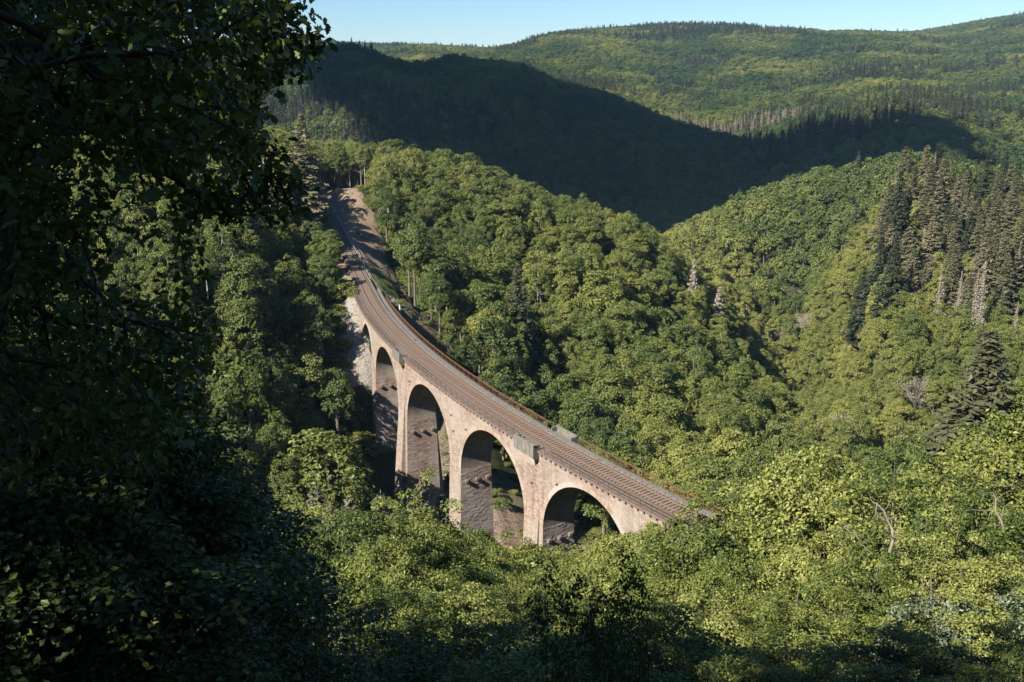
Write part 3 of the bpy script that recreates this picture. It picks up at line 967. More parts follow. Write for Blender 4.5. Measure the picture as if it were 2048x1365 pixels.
# prototypes: (crown mesh, trunk mesh, height)
PROTO = {}
PROTO['broadleaf'] = [make_broadleaf(11, 17, 4.6, .20, 96, 64, .40, spr=.25, thick=.22, up=.62), make_broadleaf(12, 15, 4.2, .18, 84, 64, .38, spr=.26, thick=.22, up=.62),
                      make_broadleaf(13, 19, 4.4, .26, 96, 64, .40, spr=.25, thick=.2, up=.7), make_broadleaf(14, 14, 5.0, .16, 104, 62, .40, spr=.24, thick=.22, up=.6),
                      make_broadleaf(15, 18, 5.2, .22, 110, 62, .42, spr=.24, thick=.2, up=.7), make_broadleaf(16, 16, 3.6, .14, 80, 64, .36, spr=.27, thick=.24, up=.55)]
PROTO['birch'] = [make_broadleaf(21, 17, 3.4, .42, 70, 40, .34, trunk_r=.17, bark='bark_pale'), make_broadleaf(22, 15, 3.0, .45, 60, 42, .34, trunk_r=.15, bark='bark_pale')]
PROTO['spruce'] = [make_spruce(31, 25, 4.3, leaf=1.15, droop=.45, whorl=.62), make_spruce(32, 22, 3.9, leaf=1.1, droop=.4, whorl=.6), make_spruce(33, 28, 4.6, base=.14, leaf=1.2, droop=.5, whorl=.66)]
PROTO['browning'] = [make_spruce(36, 20, 2.9, dead=.35, mat='deadtwig')]
PROTO['dead'] = [make_spruce(41, 26, 2.2, base=.1, dead=.45, mat='deadtwig', bark='deadwood', leaf=.6), make_spruce(42, 22, 1.7, base=.15, dead=.6, mat='deadtwig', bark='deadwood', leaf=.55)]
PROTO['larch'] = [make_spruce(45, 28, 5.0, base=.1, whorl=.62, nb=7, leaf=.95, dens=1.3, droop=.3, dead=.05, mat='needle')]
PROTO['bare'] = [make_bare(51, 9, 4.0), make_bare(52, 8, 3.4)]
PROTO['bush'] = [make_broadleaf(61, 3.2, 1.7, .02, 40, 40, .24, trunk_r=.06, nlimb=5), make_broadleaf(62, 2.4, 1.9, .0, 40, 40, .22, trunk_r=.05, nlimb=5)]
PROTO['near'] = [make_broadleaf(71, 9, 2.9, .08, 130, 120, .125, spr=.185, trunk_r=.11, lobes=7, lump_k=1.7, mat='leaf_near', nlimb=22, thick=.3, up=.6),
                 make_broadleaf(72, 9, 3.3, .06, 140, 125, .125, spr=.17, trunk_r=.12, lobes=7, lump_k=1.7, mat='leaf_near', nlimb=22, thick=.3, up=.6),
                 make_broadleaf(73, 9, 2.6, .05, 120, 120, .12, spr=.19, trunk_r=.10, lobes=7, lump_k=1.7, mat='leaf_near', nlimb=20, thick=.3, up=.6),
                 make_broadleaf(74, 8, 3.0, .05, 115, 125, .125, spr=.19, trunk_r=.10, lobes=7, lump_k=1.7, mat='leaf_near', nlimb=20, thick=.28, up=.65)]
PROTO['near_white'] = [make_broadleaf(76, 5, 1.9, .08, 170, 46, .12, spr=.19, trunk_r=.07, lobes=10, mat='leaf_white', nlimb=30, thick=.4, bark='deadwood')]
PROTO['sapling'] = [make_broadleaf(78, 7, .75, .12, 70, 24, .085, spr=.32, trunk_r=.035, lobes=5, mat='leaf_near', nlimb=26, bark='bark_dark')]
PROTO['young_spruce'] = [make_spruce(81, 14, 2.3, base=.02, whorl=.34, nb=9, leaf=.5, dens=1.5), make_spruce(82, 12, 2.0, base=.02, whorl=.34, nb=9, leaf=.5, dens=1.5)]
FARP = {'broadleaf': [make_broadleaf(90 + i, 16, 4.7 + .3 * (i % 3), .2, 34, 22, 1.0, spr=.34, thick=.24, up=.6, nlimb=0, trunk_k=4, lobes=6, low=-.2) for i in range(5)],
        'spruce': [make_spruce(97, 22, 3.0, whorl=1.1, nb=6, leaf=1.7, dens=.5), make_spruce(98, 19, 2.6, whorl=1.1, nb=6, leaf=1.6, dens=.5)],
        'dead': [make_spruce(99, 20, 1.9, whorl=1.2, nb=5, leaf=1.0, dens=.6, dead=.3, mat='deadtwig', bark='deadwood')]}

def plant(name, kind, i, x, y, z, Ht, rot, label, cat, group=None, tone=.4, wide=1.0, sub='crown', lean=0.0):
    cm, tm, H = PROTO[kind][i % len(PROTO[kind])]
    t = thing(name, label, cat, (x, y, z), group)
    s = Ht / H
    t.scale = (s * wide, s * wide, s)
    t.rotation_euler = (lean, 0, rot)
    a = bpy.data.objects.new("trunk", tm); link(a, t)
    c = bpy.data.objects.new(sub, cm); link(c, t); c["tone"] = float(tone)
    return t
NEAR_TREES = [
(19.7,38.0,87.3),(16.3,34.0,87.7),(13.3,30.0,87.8),(11.9,32.0,87.2),(12.1,36.0,85.3),(9.8,34.0,85.6),(9.3,38.0,83.5),(6.9,34.0,84.4),(6.0,36.0,82.8),
(5.2,40.0,80.7),(9.5,24.0,88.4),(8.2,26.0,87.1),(6.1,26.0,86.8),(4.7,27.0,86.0),(11.5,24.0,88.6),(14.2,26.0,88.4),(10.0,19.0,90.0),(7.9,21.0,88.3),
(6.6,22.0,87.6),(5.2,23.0,86.9),(3.5,20.0,88.3),(4.4,17.0,89.4),(5.7,17.0,89.4),(2.3,18.0,89.4),(4.2,44.0,78.0),(2.5,48.0,76.0),(0.7,52.0,74.0),
(-1.2,50.0,75.1),(-2.8,42.0,79.5),(-3.4,36.0,83.6),(-4.5,34.0,84.7),(-5.6,32.0,85.7),(-7.1,34.0,84.6),(-7.1,30.0,86.2),(-3.1,28.0,86.1),
(-4.3,26.0,87.0),(-1.7,30.0,84.4),(-0.1,32.0,83.2),(1.6,30.0,83.9),(-0.3,24.0,86.4),(-1.8,22.0,87.6),(-2.9,20.0,88.8),(-4.2,20.0,89.3),
(-6.6,26.0,86.7),(-5.4,20.0,88.8),(1.2,20.0,88.1),(-2.2,12.0,92.5),(-1.3,13.0,91.8),(-0.2,12.0,92.4),(-3.4,13.0,92.0),(0.7,11.0,92.8),(1.7,12.0,92.2),
(5.6,13.0,91.7),(5.9,12.0,92.5),(7.4,13.0,92.2),]
SHADE_TREES = [
(-5.2,14.0,94.4),(-5.2,13.0,95.7),(-5.2,12.0,96.5),(-5.2,11.0,97.3),(-5.0,10.0,97.9),(-4.8,12.0,94.3),(-4.9,11.0,95.4),(-4.9,9.5,96.6),(-4.6,8.5,97.5),
(-4.3,10.0,94.6),(-4.0,11.0,93.5),(-4.5,9.0,95.7),(-4.6,8.0,96.7),(-4.6,7.5,96.0),(-4.1,8.0,95.2),(-3.7,9.0,94.3),]
SAPLINGS = [
(0.4,9.5,95.4),(0.7,9.0,95.6),(1.2,10.0,95.3),(1.4,10.0,95.1),(0.9,9.0,95.4),]
WHITEBEAMS = [
(9.5,20.0,89.1),(10.1,19.0,89.8),]
YOUNG_SPRUCES = [
(-21.2,100.0,57.3),(-14.9,105.0,54.5),(-17.1,98.0,57.0),(-10.9,110.0,53.6),(-8.7,112.0,50.9),(-18.7,95.0,57.5),]
MID_TREES = [
(1.2,210.0,60.7,'spruce',0.45),(-29.3,150.0,54.9,'broadleaf',0.42),(-50.5,245.0,92.9,'larch',1.0),(-57.8,240.0,91.9,'broadleaf',0.95),
(-6.9,203.0,52.9,'broadleaf',0.86),(52.7,285.0,50.4,'browning',1.0),(60.3,285.0,43.8,'browning',1.0),(131.2,340.0,78.8,'spruce',0),
(113.3,292.0,61.0,'spruce',0),(168.3,400.0,73.1,'spruce',0),(197.7,420.0,68.7,'spruce',0),(200.1,410.0,69.4,'spruce',0),(181.3,400.0,63.4,'spruce',0),
(195.9,390.0,65.2,'spruce',0),(148.6,340.0,57.9,'spruce',0),(119.4,320.0,49.2,'spruce',0),(129.8,310.0,42.9,'spruce',0),(147.4,320.0,57.2,'spruce',0),
(161.3,330.0,54.2,'spruce',0),(153.6,300.0,50.8,'spruce',0),(118.2,330.0,37.5,'spruce',0),(121.2,290.0,34.5,'spruce',0),(122.1,360.0,26.2,'spruce',0),
(143.5,280.0,42.6,'spruce',0),(127.4,265.0,59.2,'dead',1.0),(124.5,285.0,46.0,'dead',1.0),(128.2,280.0,45.5,'dead',1.0),(132.4,255.0,42.4,'dead',1.0),
(130.5,275.0,46.5,'dead',1.0),(136.9,330.0,50.9,'dead',1.0),(123.6,545.0,39.4,'spruce',0.3),(77.5,222.0,29.0,'bare',1.0),(105.9,250.0,30.2,'bare',1.0),
(117.4,385.0,15.1,'bare',1.0),(122.9,420.0,18.2,'bare',1.0),(119.0,370.0,11.6,'bare',1.0),(107.1,390.0,11.9,'bare',1.0),]
N_EDGE = 74
OAK_TWIGS = [
-2.75,6.30,100.30, -2.92,6.33,100.40, -1.89,7.04,99.97, -2.03,4.76,100.08, -4.17,8.48,97.03, -1.50,5.84,100.05, -2.93,8.86,97.80, -4.02,7.76,98.56, 
-2.34,6.71,100.10, -3.83,7.10,97.48, -4.07,8.88,96.98, -4.03,8.51,99.64, -3.75,7.52,100.55, -2.98,6.70,98.99, -2.88,7.55,100.03, -3.56,8.16,99.46, 
-3.88,8.99,98.54, -2.60,5.41,100.36, -2.31,5.14,99.72, -2.83,7.90,100.58, -4.86,9.32,99.67, -2.32,4.92,99.47, -2.60,5.10,100.37, -1.53,5.74,99.60, 
-2.86,5.30,97.99, -1.29,4.42,100.12, -3.38,9.49,99.84, -4.16,8.30,98.77, -2.32,5.48,97.90, -2.41,6.43,100.49, -3.26,6.84,97.74, -2.83,5.48,99.89, 
-3.99,8.81,99.92, -4.25,9.12,100.64, -3.53,8.39,97.18, -4.46,9.10,97.07, -2.53,7.67,97.77, -2.68,9.09,99.77, -2.62,8.96,100.66, -2.39,4.52,98.32, 
-3.54,7.22,98.56, -3.98,9.09,100.83, -2.69,8.93,99.52, -1.91,4.94,98.43, -1.82,4.26,98.87, -3.20,6.22,99.04, -1.44,5.44,99.75, -4.53,8.89,98.29, 
-2.31,8.87,100.56, -1.52,6.49,100.10, -1.63,5.85,100.53, -1.93,5.50,100.33, -3.39,7.45,97.63, -3.05,8.29,100.26, -4.17,8.49,100.26, -3.66,7.25,97.56, 
-1.77,5.79,99.70, -4.65,9.23,100.77, -3.35,6.82,98.81, -3.34,9.33,96.68, -2.03,5.84,98.05, -3.39,7.52,99.61, -3.37,8.53,99.26, -1.86,4.27,99.61, 
-3.77,7.87,98.79, -2.96,9.24,99.36, -2.28,5.57,100.30, -2.74,5.79,99.93, -1.61,4.71,100.11, -2.51,4.85,99.77, -4.40,8.84,100.17, -3.48,7.82,99.36, 
-1.33,5.81,100.49, -2.76,5.43,98.32, -3.95,7.94,97.64, -3.11,7.31,97.75, -3.96,8.95,98.16, -2.35,7.55,100.58, -2.75,5.83,98.17, -3.93,8.93,97.31, 
-1.75,4.63,98.23, -3.73,8.34,100.52, -3.67,6.90,97.39, -4.25,7.50,97.70, -2.18,6.11,100.18, -3.69,8.77,96.70, -3.54,7.93,98.19, -1.60,4.30,100.07, 
-3.45,7.53,98.04, -2.17,6.91,99.86, -2.95,5.72,99.87, -1.25,5.67,100.20, -4.50,9.15,100.00, -2.28,8.26,100.67, -2.02,4.38,100.01, -3.93,9.41,99.50, 
-3.05,9.45,99.34, -4.31,9.27,99.99, -2.40,4.93,100.03, -3.51,8.22,97.91, -2.72,5.36,100.14, -2.42,5.23,99.11, -1.94,6.13,99.63, -4.38,9.40,99.42, 
-2.30,5.21,100.42, -4.13,8.01,99.66, -2.39,6.19,100.20, -2.43,6.57,99.57, -3.90,8.35,100.67, -2.04,5.16,98.06, -1.79,6.52,100.54, -3.02,6.51,99.78, 
-2.23,5.10,98.98, -3.11,7.05,99.60, -3.01,8.77,99.38, -2.53,4.63,98.64, -4.57,8.79,98.93, -2.66,5.70,99.31, -2.60,7.01,100.64, -2.37,4.62,99.53, 
-1.85,7.35,100.03, -3.66,6.94,99.75, -2.83,7.59,100.40, -2.53,4.92,99.49, -3.00,7.31,99.78, -2.33,4.57,99.07, -2.33,6.10,99.74, -2.56,7.51,99.88, 
-3.68,7.65,99.04, -4.04,8.05,97.05, -2.43,5.88,99.75, -2.26,8.62,99.54, -4.32,9.47,100.48, -4.39,8.80,100.79, -3.94,7.15,98.50, -2.55,6.54,99.91, 
-1.31,4.67,99.83, -4.67,8.11,96.87, -3.22,7.82,99.51, -4.38,8.22,99.43, -1.86,4.66,98.85, -2.79,6.62,100.25, -1.54,5.18,99.94, -2.51,6.44,97.92, 
-1.63,7.03,100.61, -2.71,5.61,99.62, -1.93,6.89,99.57, -2.24,7.49,99.86, -2.49,5.13,98.94, -3.30,5.82,97.87, -2.75,5.02,98.53, -1.48,4.50,99.87, 
-4.14,8.02,99.15, -2.59,8.43,99.95, -2.70,5.12,99.03, -4.38,8.42,100.07, -2.96,6.76,100.58, -3.78,8.77,100.45, -2.71,6.24,98.52, -3.09,6.79,99.89, 
-3.34,8.71,100.54, -1.94,4.77,98.60, -3.12,6.62,100.12, -2.65,6.31,100.56, -4.68,9.30,97.47, -2.10,7.08,99.42, -2.34,4.63,99.80, -2.52,7.01,100.36, 
-2.40,5.19,98.45, -2.67,9.37,100.09, -1.19,4.37,99.76, -3.37,7.01,98.27, -2.93,6.14,100.11, -2.23,5.94,98.25, -1.72,4.79,99.90, -2.92,9.07,97.67, 
-1.69,4.65,99.40, -2.16,6.89,100.16, -2.75,6.31,98.76, -2.76,6.51,99.82, -2.20,7.77,100.60, -1.47,6.01,100.47, -3.80,8.07,100.57, -4.67,9.44,98.87, 
-1.99,7.50,100.21, -3.07,5.68,98.73, -3.66,6.85,99.39, -3.24,6.36,100.21, -3.22,8.85,96.93, -2.51,8.09,99.83, -2.73,6.01,100.50, -2.01,4.52,99.64, 
-2.41,4.73,99.20, -1.59,7.06,100.27, -3.07,7.55,99.77, -3.63,9.20,99.35, -3.44,6.68,99.08, -2.91,6.13,99.62, -2.67,5.47,99.15, -1.99,7.71,100.19, 
-2.10,5.28,98.70, -1.43,5.78,100.30, -2.26,7.60,99.56, -3.22,8.96,100.25, -3.60,9.29,96.47, -1.25,4.22,100.29, -3.10,8.37,97.05, -2.60,7.20,97.79, 
-3.43,8.78,99.71, -3.42,8.85,99.37, -4.36,8.47,97.94, -1.78,5.42,99.96, -2.77,8.41,100.18, -3.85,8.20,99.80, -3.65,8.35,99.67, -3.31,9.30,97.31, 
-3.33,6.61,99.45, -4.21,9.12,97.10, -3.87,7.53,99.19, -3.83,8.08,98.97, -3.07,6.50,99.17, -2.29,8.94,99.91, -3.87,7.56,100.20, -1.91,5.09,100.11, 
-2.72,5.65,98.64, -1.51,6.77,100.54, -2.77,8.32,97.68, -3.07,5.94,98.23, -2.08,8.07,100.46, -2.16,4.73,99.81, -2.37,9.13,99.34, -3.85,7.55,97.06, 
-1.92,7.41,99.80, -1.59,4.50,100.08, -3.95,8.20,99.19, -1.65,4.89,100.24, -1.82,6.29,99.98, -2.38,5.66,98.54, -4.38,8.79,99.37, -2.73,8.09,99.20, 
-1.93,6.57,100.32, -2.73,6.14,97.71, -3.01,7.94,97.36, -4.17,8.66,98.10, -2.92,8.58,100.30, -3.02,5.89,100.10, -1.55,4.32,99.69, -1.88,5.74,98.43, 
-3.59,8.95,100.12, -2.24,6.49,98.22, -3.67,8.25,97.72, -1.40,4.82,99.58, -3.00,8.68,99.58, -3.32,7.26,100.06, -2.13,6.19,100.50, -3.56,6.84,97.83, 
-2.13,5.66,99.92, -2.60,6.66,100.43, -3.19,7.22,99.73, -3.72,7.25,99.01, -2.92,7.28,98.16, -1.29,5.15,100.16, -3.80,8.96,100.15, -3.49,8.27,97.44, 
-2.93,5.57,99.71, -1.91,7.18,99.66, -2.23,7.27,100.52, -2.08,5.36,100.22, -1.66,5.17,99.55, -2.23,5.01,98.13, -3.14,8.68,99.79, -1.28,4.93,100.30, 
-2.13,4.94,99.37, -3.66,8.03,97.12, -3.87,7.40,97.52, -4.27,8.42,100.54, -3.10,7.07,97.31, -2.55,5.16,100.12, -2.22,5.38,98.55, -2.93,5.95,100.36, 
-1.55,4.76,100.44, -3.28,5.99,98.11, -3.48,7.15,97.90, -2.40,5.84,100.08, -3.86,8.31,97.90, -3.95,9.20,99.47, -3.12,6.20,98.14, -1.76,5.76,100.28, 
-2.10,7.80,99.62, -1.79,4.59,100.39, -2.78,5.38,99.56, -2.85,8.07,97.98, -3.58,8.57,100.09, -2.03,6.10,99.98, -3.05,6.29,99.82, -1.83,5.37,98.51, 
-4.46,9.31,99.80, -4.24,8.27,99.11, -1.68,7.32,100.39, -1.55,4.87,99.75, -2.87,9.06,100.76, -3.03,9.17,99.78, -2.54,8.03,100.69, -3.67,7.22,99.79, 
-5.05,9.39,98.01, -3.77,7.29,98.53, -2.23,4.28,98.38, -2.76,8.06,100.47, -2.57,8.23,99.36, -2.08,7.59,100.64, -4.85,9.10,98.76, -1.95,7.40,99.56, 
-3.99,7.61,97.51, -3.35,6.24,98.15, -2.38,6.25,97.95, -4.28,8.91,98.55, -3.85,8.37,98.51, -2.18,4.80,99.18, -4.17,9.25,96.86, -3.43,8.33,100.54, 
-3.73,8.61,97.41, -3.65,8.38,98.27, -2.08,6.28,100.31, -3.05,6.05,98.66, -1.69,6.88,100.46, -3.24,9.15,97.73, -3.06,9.02,100.52, -2.78,7.48,99.48, 
-3.78,8.72,98.77, -3.25,6.52,98.92, -2.23,4.34,99.83, -3.74,6.99,99.05, -2.19,4.29,99.23, -3.98,9.47,97.42, -1.72,4.67,99.73, -2.26,6.43,97.94, 
-2.82,6.00,98.79, -3.11,8.04,100.51, -1.76,7.26,100.21, -2.14,4.54,98.48, -2.06,5.24,99.69, -4.75,9.00,99.59, -2.30,7.91,99.94, -2.18,5.12,98.46, 
-3.62,8.12,100.02, -4.13,9.32,100.76, -1.40,5.15,100.36, -2.12,6.46,100.09, -2.81,7.82,99.59, -2.51,7.01,99.44, -2.29,5.48,100.06, -4.00,8.91,98.36, 
-2.41,5.79,100.46, -4.26,8.00,99.43, -3.18,9.31,99.89, -3.07,7.35,100.44, -2.71,7.75,97.50, -4.16,7.99,97.63, -1.13,4.48,100.23, -1.64,6.62,100.24, 
-2.88,5.57,98.86, -2.43,7.86,100.20, -2.93,8.37,97.89, -3.15,6.45,98.18, -1.58,4.95,98.69, -4.71,8.86,99.20, -3.98,7.72,99.77, -3.62,7.08,98.84, 
-2.49,6.94,99.91, -2.90,5.73,100.52, -4.48,8.63,98.42, -3.14,8.84,99.22, -3.89,8.02,100.12, -2.44,9.43,99.69, -2.75,5.60,100.12, -2.11,6.43,99.87, 
-1.58,4.47,100.38, -2.98,5.55,99.17, -2.27,6.85,98.61, -2.15,5.93,99.63, -5.03,9.43,97.52, -2.53,5.68,99.91, -3.16,7.66,100.18, -2.32,5.99,100.39, 
-2.67,8.83,99.87, -4.51,9.48,98.30, -2.07,4.30,99.48, -3.16,7.57,100.38, -4.36,9.18,97.24, -3.11,8.25,97.40, -2.04,5.70,99.60, -2.97,8.03,99.60, 
-2.32,4.84,98.31, -3.05,7.36,100.12, -2.42,8.45,99.53, -3.43,7.76,98.48, -3.74,7.28,98.30, -3.05,8.53,99.96, -2.93,5.49,98.48, -4.40,8.49,98.57, 
-4.38,8.21,98.28, -1.93,5.92,99.07, -3.36,8.10,100.44, -2.30,4.98,100.22, -1.87,4.31,99.31, -4.56,9.07,98.72, -2.42,7.64,100.40, -2.21,7.22,99.64, 
-1.66,5.57,99.90, -4.68,9.10,98.93, -2.91,8.52,99.67, -3.00,6.45,100.03, -2.30,4.47,100.28, -1.51,6.51,100.52, -2.15,8.26,99.90, -3.12,9.12,100.06, 
-2.82,8.28,100.53, -3.46,6.63,97.87, -1.28,5.55,100.50, -2.90,7.41,97.72, -1.37,4.35,100.39, -3.46,7.69,100.63, -3.82,6.98,98.42, -3.14,6.70,100.44, 
-4.40,8.51,98.84, -2.64,9.09,100.49, -3.33,9.48,100.41, -2.97,9.38,100.08, -4.44,8.98,97.35, -2.25,4.46,99.48, -1.67,6.79,100.28, -1.64,6.94,100.30, 
-1.60,6.86,100.32, -1.55,6.96,100.34, -1.45,6.79,100.35, -1.43,6.79,100.39, -1.39,6.92,100.45, -1.43,6.08,100.15, -1.39,6.10,100.14, 
-1.35,6.21,100.17, -1.30,6.14,100.16, -1.29,6.19,100.18, -1.24,6.22,100.19, -1.18,6.08,100.20, -1.15,6.18,100.23, -1.62,6.64,100.03, 
-1.56,6.63,100.05, -1.52,6.62,100.03, -1.40,6.48,100.07, -1.36,6.59,100.07, -1.32,6.59,100.09, -1.25,6.61,100.13, -1.45,6.10,100.31, 
-1.45,6.27,100.30, -1.38,6.13,100.31, -1.39,6.25,100.30, -1.30,6.15,100.31, -1.53,6.00,99.94, -1.52,6.08,99.93, -1.42,5.94,99.95, -1.41,6.05,99.98, 
-1.36,6.02,100.01, -1.81,6.83,99.76, -1.74,6.79,99.74, -1.67,6.80,99.78, -1.66,6.94,99.83, -1.73,6.67,99.49, -1.65,6.62,99.49, -1.61,6.79,99.48, 
-1.55,6.68,99.48, -1.76,6.53,99.41, -1.62,6.34,99.38, -1.64,6.53,99.35, -1.56,6.52,99.33, -1.50,6.43,99.33, -1.44,6.43,99.32, -1.39,6.41,99.30, 
-1.35,6.37,99.27, -1.69,6.51,99.26, -1.64,6.49,99.25, -1.59,6.51,99.19, -1.53,6.58,99.16, -1.45,6.51,99.18, -1.43,6.58,99.16, -1.84,6.28,99.27, 
-1.70,6.11,99.26, -1.70,6.23,99.21, -1.66,6.27,99.19, -1.59,6.26,99.16, -1.49,6.19,99.16, -1.83,5.92,99.29, -1.84,6.10,99.25, -1.74,5.97,99.23, 
-1.71,6.06,99.19, -1.67,5.96,99.19, -2.20,6.54,99.17, -2.13,6.56,99.15, -2.05,6.60,99.16, -1.96,6.49,99.18, -1.55,6.10,100.25, -1.48,6.07,100.23, 
-1.41,5.97,100.21, -1.39,6.08,100.23, -1.34,6.07,100.22, ]
DEAD_BRANCHES = [([(8.71, 21, 89.29), (8.76, 21, 89.61), (8.75, 21.1, 89.83), (8.7, 21.3, 89.97), (8.6, 21.3, 90.19), (8.5, 21.5, 90.28)], 0.04, 'thick bleached bare branch curving up out of the sunny thicket'), ([(8.71, 22, 88.74), (8.45, 22, 88.98), (8.27, 22, 89.22), (7.97, 22, 89.43)], 0.022, 'thin bleached branch left of the thick one'), ([(10.73, 20, 90.36), (10.64, 20, 90.58), (10.6, 20.2, 90.7), (10.63, 20.3, 90.91), (10.65, 20.5, 91.0)], 0.028, 'bleached branch by the right edge among dark leaves')]
CLOUD_SHADE = [(-350,1290),(-250,1090),(-113,800),(-62,700),(-10,590),(60,620),(150,650),(260,690),(330,760),(340,830),(280,880),(230,870),(200,900),(150,1000),(50,1180),(-100,1280)]

# ---------------------------------------------------------------- the woods
RS = np.random.default_rng(20)

def jitter_grid(r0, r1, sp, azmax):
    """staggered planting over a sector of ground in front of the viewpoint"""
    n = int(2 * r1 / sp) + 2
    gx, gy = np.meshgrid(np.arange(-n // 2, n // 2 + 1) * sp, np.arange(0, int(n * .57) + 1) * sp * .88)
    gx = gx + (np.arange(gx.shape[0]) % 2)[:, None] * sp * .5
    gx = gx + RS.uniform(-.36, .36, gx.shape) * sp; gy = gy + RS.uniform(-.36, .36, gy.shape) * sp
    r = np.hypot(gx, gy); az = np.degrees(np.arctan2(gx, gy))
    k = (r >= r0) & (r < r1) & (np.abs(az) < azmax)
    return gx[k], gy[k]

def vnoise(x, y, sc, seed):
    rs = np.random.default_rng(seed)
    T = rs.random((64, 64))
    u, v = x / sc + 500, y / sc + 500
    i, j = np.floor(u).astype(int), np.floor(v).astype(int); f, g = u - i, v - j
    f = f * f * (3 - 2 * f); g = g * g * (3 - 2 * g)
    t = lambda a, b: T[a % 64, b % 64]
    return (t(i, j) * (1 - f) + t(i + 1, j) * f) * (1 - g) + (t(i, j + 1) * (1 - f) + t(i + 1, j + 1) * f) * g

def cap_angle(x, y):
    """how steeply the hillside clearing lets one look down past the trees in front of the viaduct"""
    az = np.degrees(np.arctan2(x, y))
    return np.interp(az, [-40, -14, -11.5, -9, -7, -5, -2, 4, 8, 10.5, 13, 16, 20, 26, 40],
                     [14, 15, 19.5, 23.5, 23.8, 24.3, 26.5, 26.6, 25.8, 24.6, 22.8, 21.6, 21.5, 18.3, 16])

mx, my = jitter_grid(62, 430, 5.7, 33)
z = height(mx, my)
S, L = track_coords(mx, my)
kind = np.full(mx.shape, 'broadleaf', dtype=object)
keep = np.ones(mx.shape, bool)
keep &= ~((S > -50) & (S < 84) & (L > -7.5) & (L < 7.5))                      # viaduct
keep &= ~((S >= 84) & (S < 215) & (L > np.where(S < 104, -5.0, -3.6)) & (L < np.where(S < 106, 8, 12.5)))                       # cutting and its bare bank
keep &= ~((S > 54) & (S < 86) & (L > -10) & (L < 0))                           # scree below the far abutment
keep &= ~((S > 6) & (S < 95) & (L > 0) & (L < 13))                             # cut scrub above the viaduct
keep &= ~((S > -14) & (S < 48) & (L > 0) & (L < np.where(S < 9, 9, 24)) & (z < 40))                # scrub seen through the arches
Ht = RS.uniform(10.5, 18, mx.shape)
Ht = np.where(vnoise(mx, my, 30, 2) > .6, Ht * 1.12, Ht)
spz = (mx > 118) & (my > 268) & (my < 440) & (mx / my > .375 + .00 * my)
u = RS.random(mx.shape)
kind[spz & (u < .40)] = 'spruce'
kind[spz & (u > .95)] = 'dead'
sp2 = (vnoise(mx, my, 45, 9) > .78) & (u < .35) & ~spz & ~((L < 0) & (my < 270)) & ~((mx > 50) & (my < 250))
kind[sp2] = 'spruce'
kind[(u > .93) & (u < .965) & ~spz] = 'birch'
edge = (S > 86) & (S < 215) & (L > 12) & (L < 28)
kind[edge & (u < .5)] = 'birch'
kind[(vnoise(mx, my, 26, 31) > .80) & (mx / my > .24) & (u > .55) & ~spz] = 'bare'
Ht = np.where(kind == 'spruce', RS.uniform(17, 28, mx.shape), Ht)
Ht = np.where(kind == 'dead', RS.uniform(15, 26, mx.shape), Ht)
Ht = np.where(kind == 'bare', RS.uniform(7, 10, mx.shape), Ht)
# young wood on the valley floor and in front of the viaduct
front = (L < -3) & (S < 60) & (my < 175)
cap = 100 - np.hypot(mx, my) * np.tan(np.radians(cap_angle(mx, my)))
room = cap - z
Ht = np.where(front, np.minimum(Ht, room), Ht)
keep &= ~(front & (Ht < 3.0))
edge2 = (S > 6) & (S < 95) & (L >= 13) & (L < 21)
Ht = np.where(edge2, Ht * .75, Ht)
left = (S > 82) & (S < 210) & (L < 0) & (L > -13)
Ht = np.where(left, np.clip(Ht, 9, 12.5), Ht)
# right bank along the near end of the line stays low
nearline = (S < -14) & (S > -110) & (L > 0) & (L < 14)
Ht = np.where(nearline, np.minimum(Ht, 6), Ht)
mx, my, z, S, L, kind, Ht, u = [a[keep] for a in (mx, my, z, S, L, kind, Ht, u)]

# clear room for the trees that are set one by one
MIDA = [(x, y, zt, k, tone) for x, y, zt, k, tone in MID_TREES]
k_ = np.ones(mx.shape, bool)
for x, y, zt, k, tone in MIDA:
    k_ &= np.hypot(mx - x, my - y) > (3.2 if k in ('spruce', 'dead', 'browning') else 4.5)
mx, my, z, S, L, kind, Ht, u = [a[k_] for a in (mx, my, z, S, L, kind, Ht, u)]
tone_sp = np.where(kind == 'spruce', .12, 0)
variant = RS.integers(0, 60, mx.shape); rot = RS.uniform(0, 6.28, mx.shape)
tone = np.clip(.43 + np.where((L < 0) & (my > 110), .07, 0) + np.where((mx > 35) & (my > 320), .12, 0) + .55 * (vnoise(mx, my, 38, 5) - .5) + RS.normal(0, .10, mx.shape), .05, .9) + tone_sp  # tone raised on left slope and right hill: sunlight put into leaf colour

# which of them show: a coarse depth-sorted coverage count
def visible_counts(X, Y, Z, Hh, Rr):
    W_, H_ = 512, 341; f = 500.0
    cp, sp = math.cos(PITCH), math.sin(PITCH)
    zc = Z + Hh * .62
    d = Y * cp - (zc - CAM_Z) * sp; v = Y * sp + (zc - CAM_Z) * cp
    px, py = W_ / 2 + f * X / d, H_ / 2 - f * v / d
    rx, ry = f * Rr / d, f * Hh * .38 / d
    own = np.full((H_, W_), -1)
    order = np.argsort(-d)
    for i in order:
        x0, x1 = int(max(0, px[i] - rx[i])), int(min(W_, px[i] + rx[i] + 1)); y0, y1 = int(max(0, py[i] - ry[i])), int(min(H_, py[i] + ry[i] + 1))
        if x1 <= x0 or y1 <= y0: continue
        yy, xx = np.ogrid[y0:y1, x0:x1]
        m = ((xx + .5 - px[i]) / rx[i]) ** 2 + ((yy + .5 - py[i]) / ry[i]) ** 2 <= 1
        own[y0:y1, x0:x1][m] = i
    return np.bincount(own[own >= 0], minlength=len(X)), px * 2, py * 2

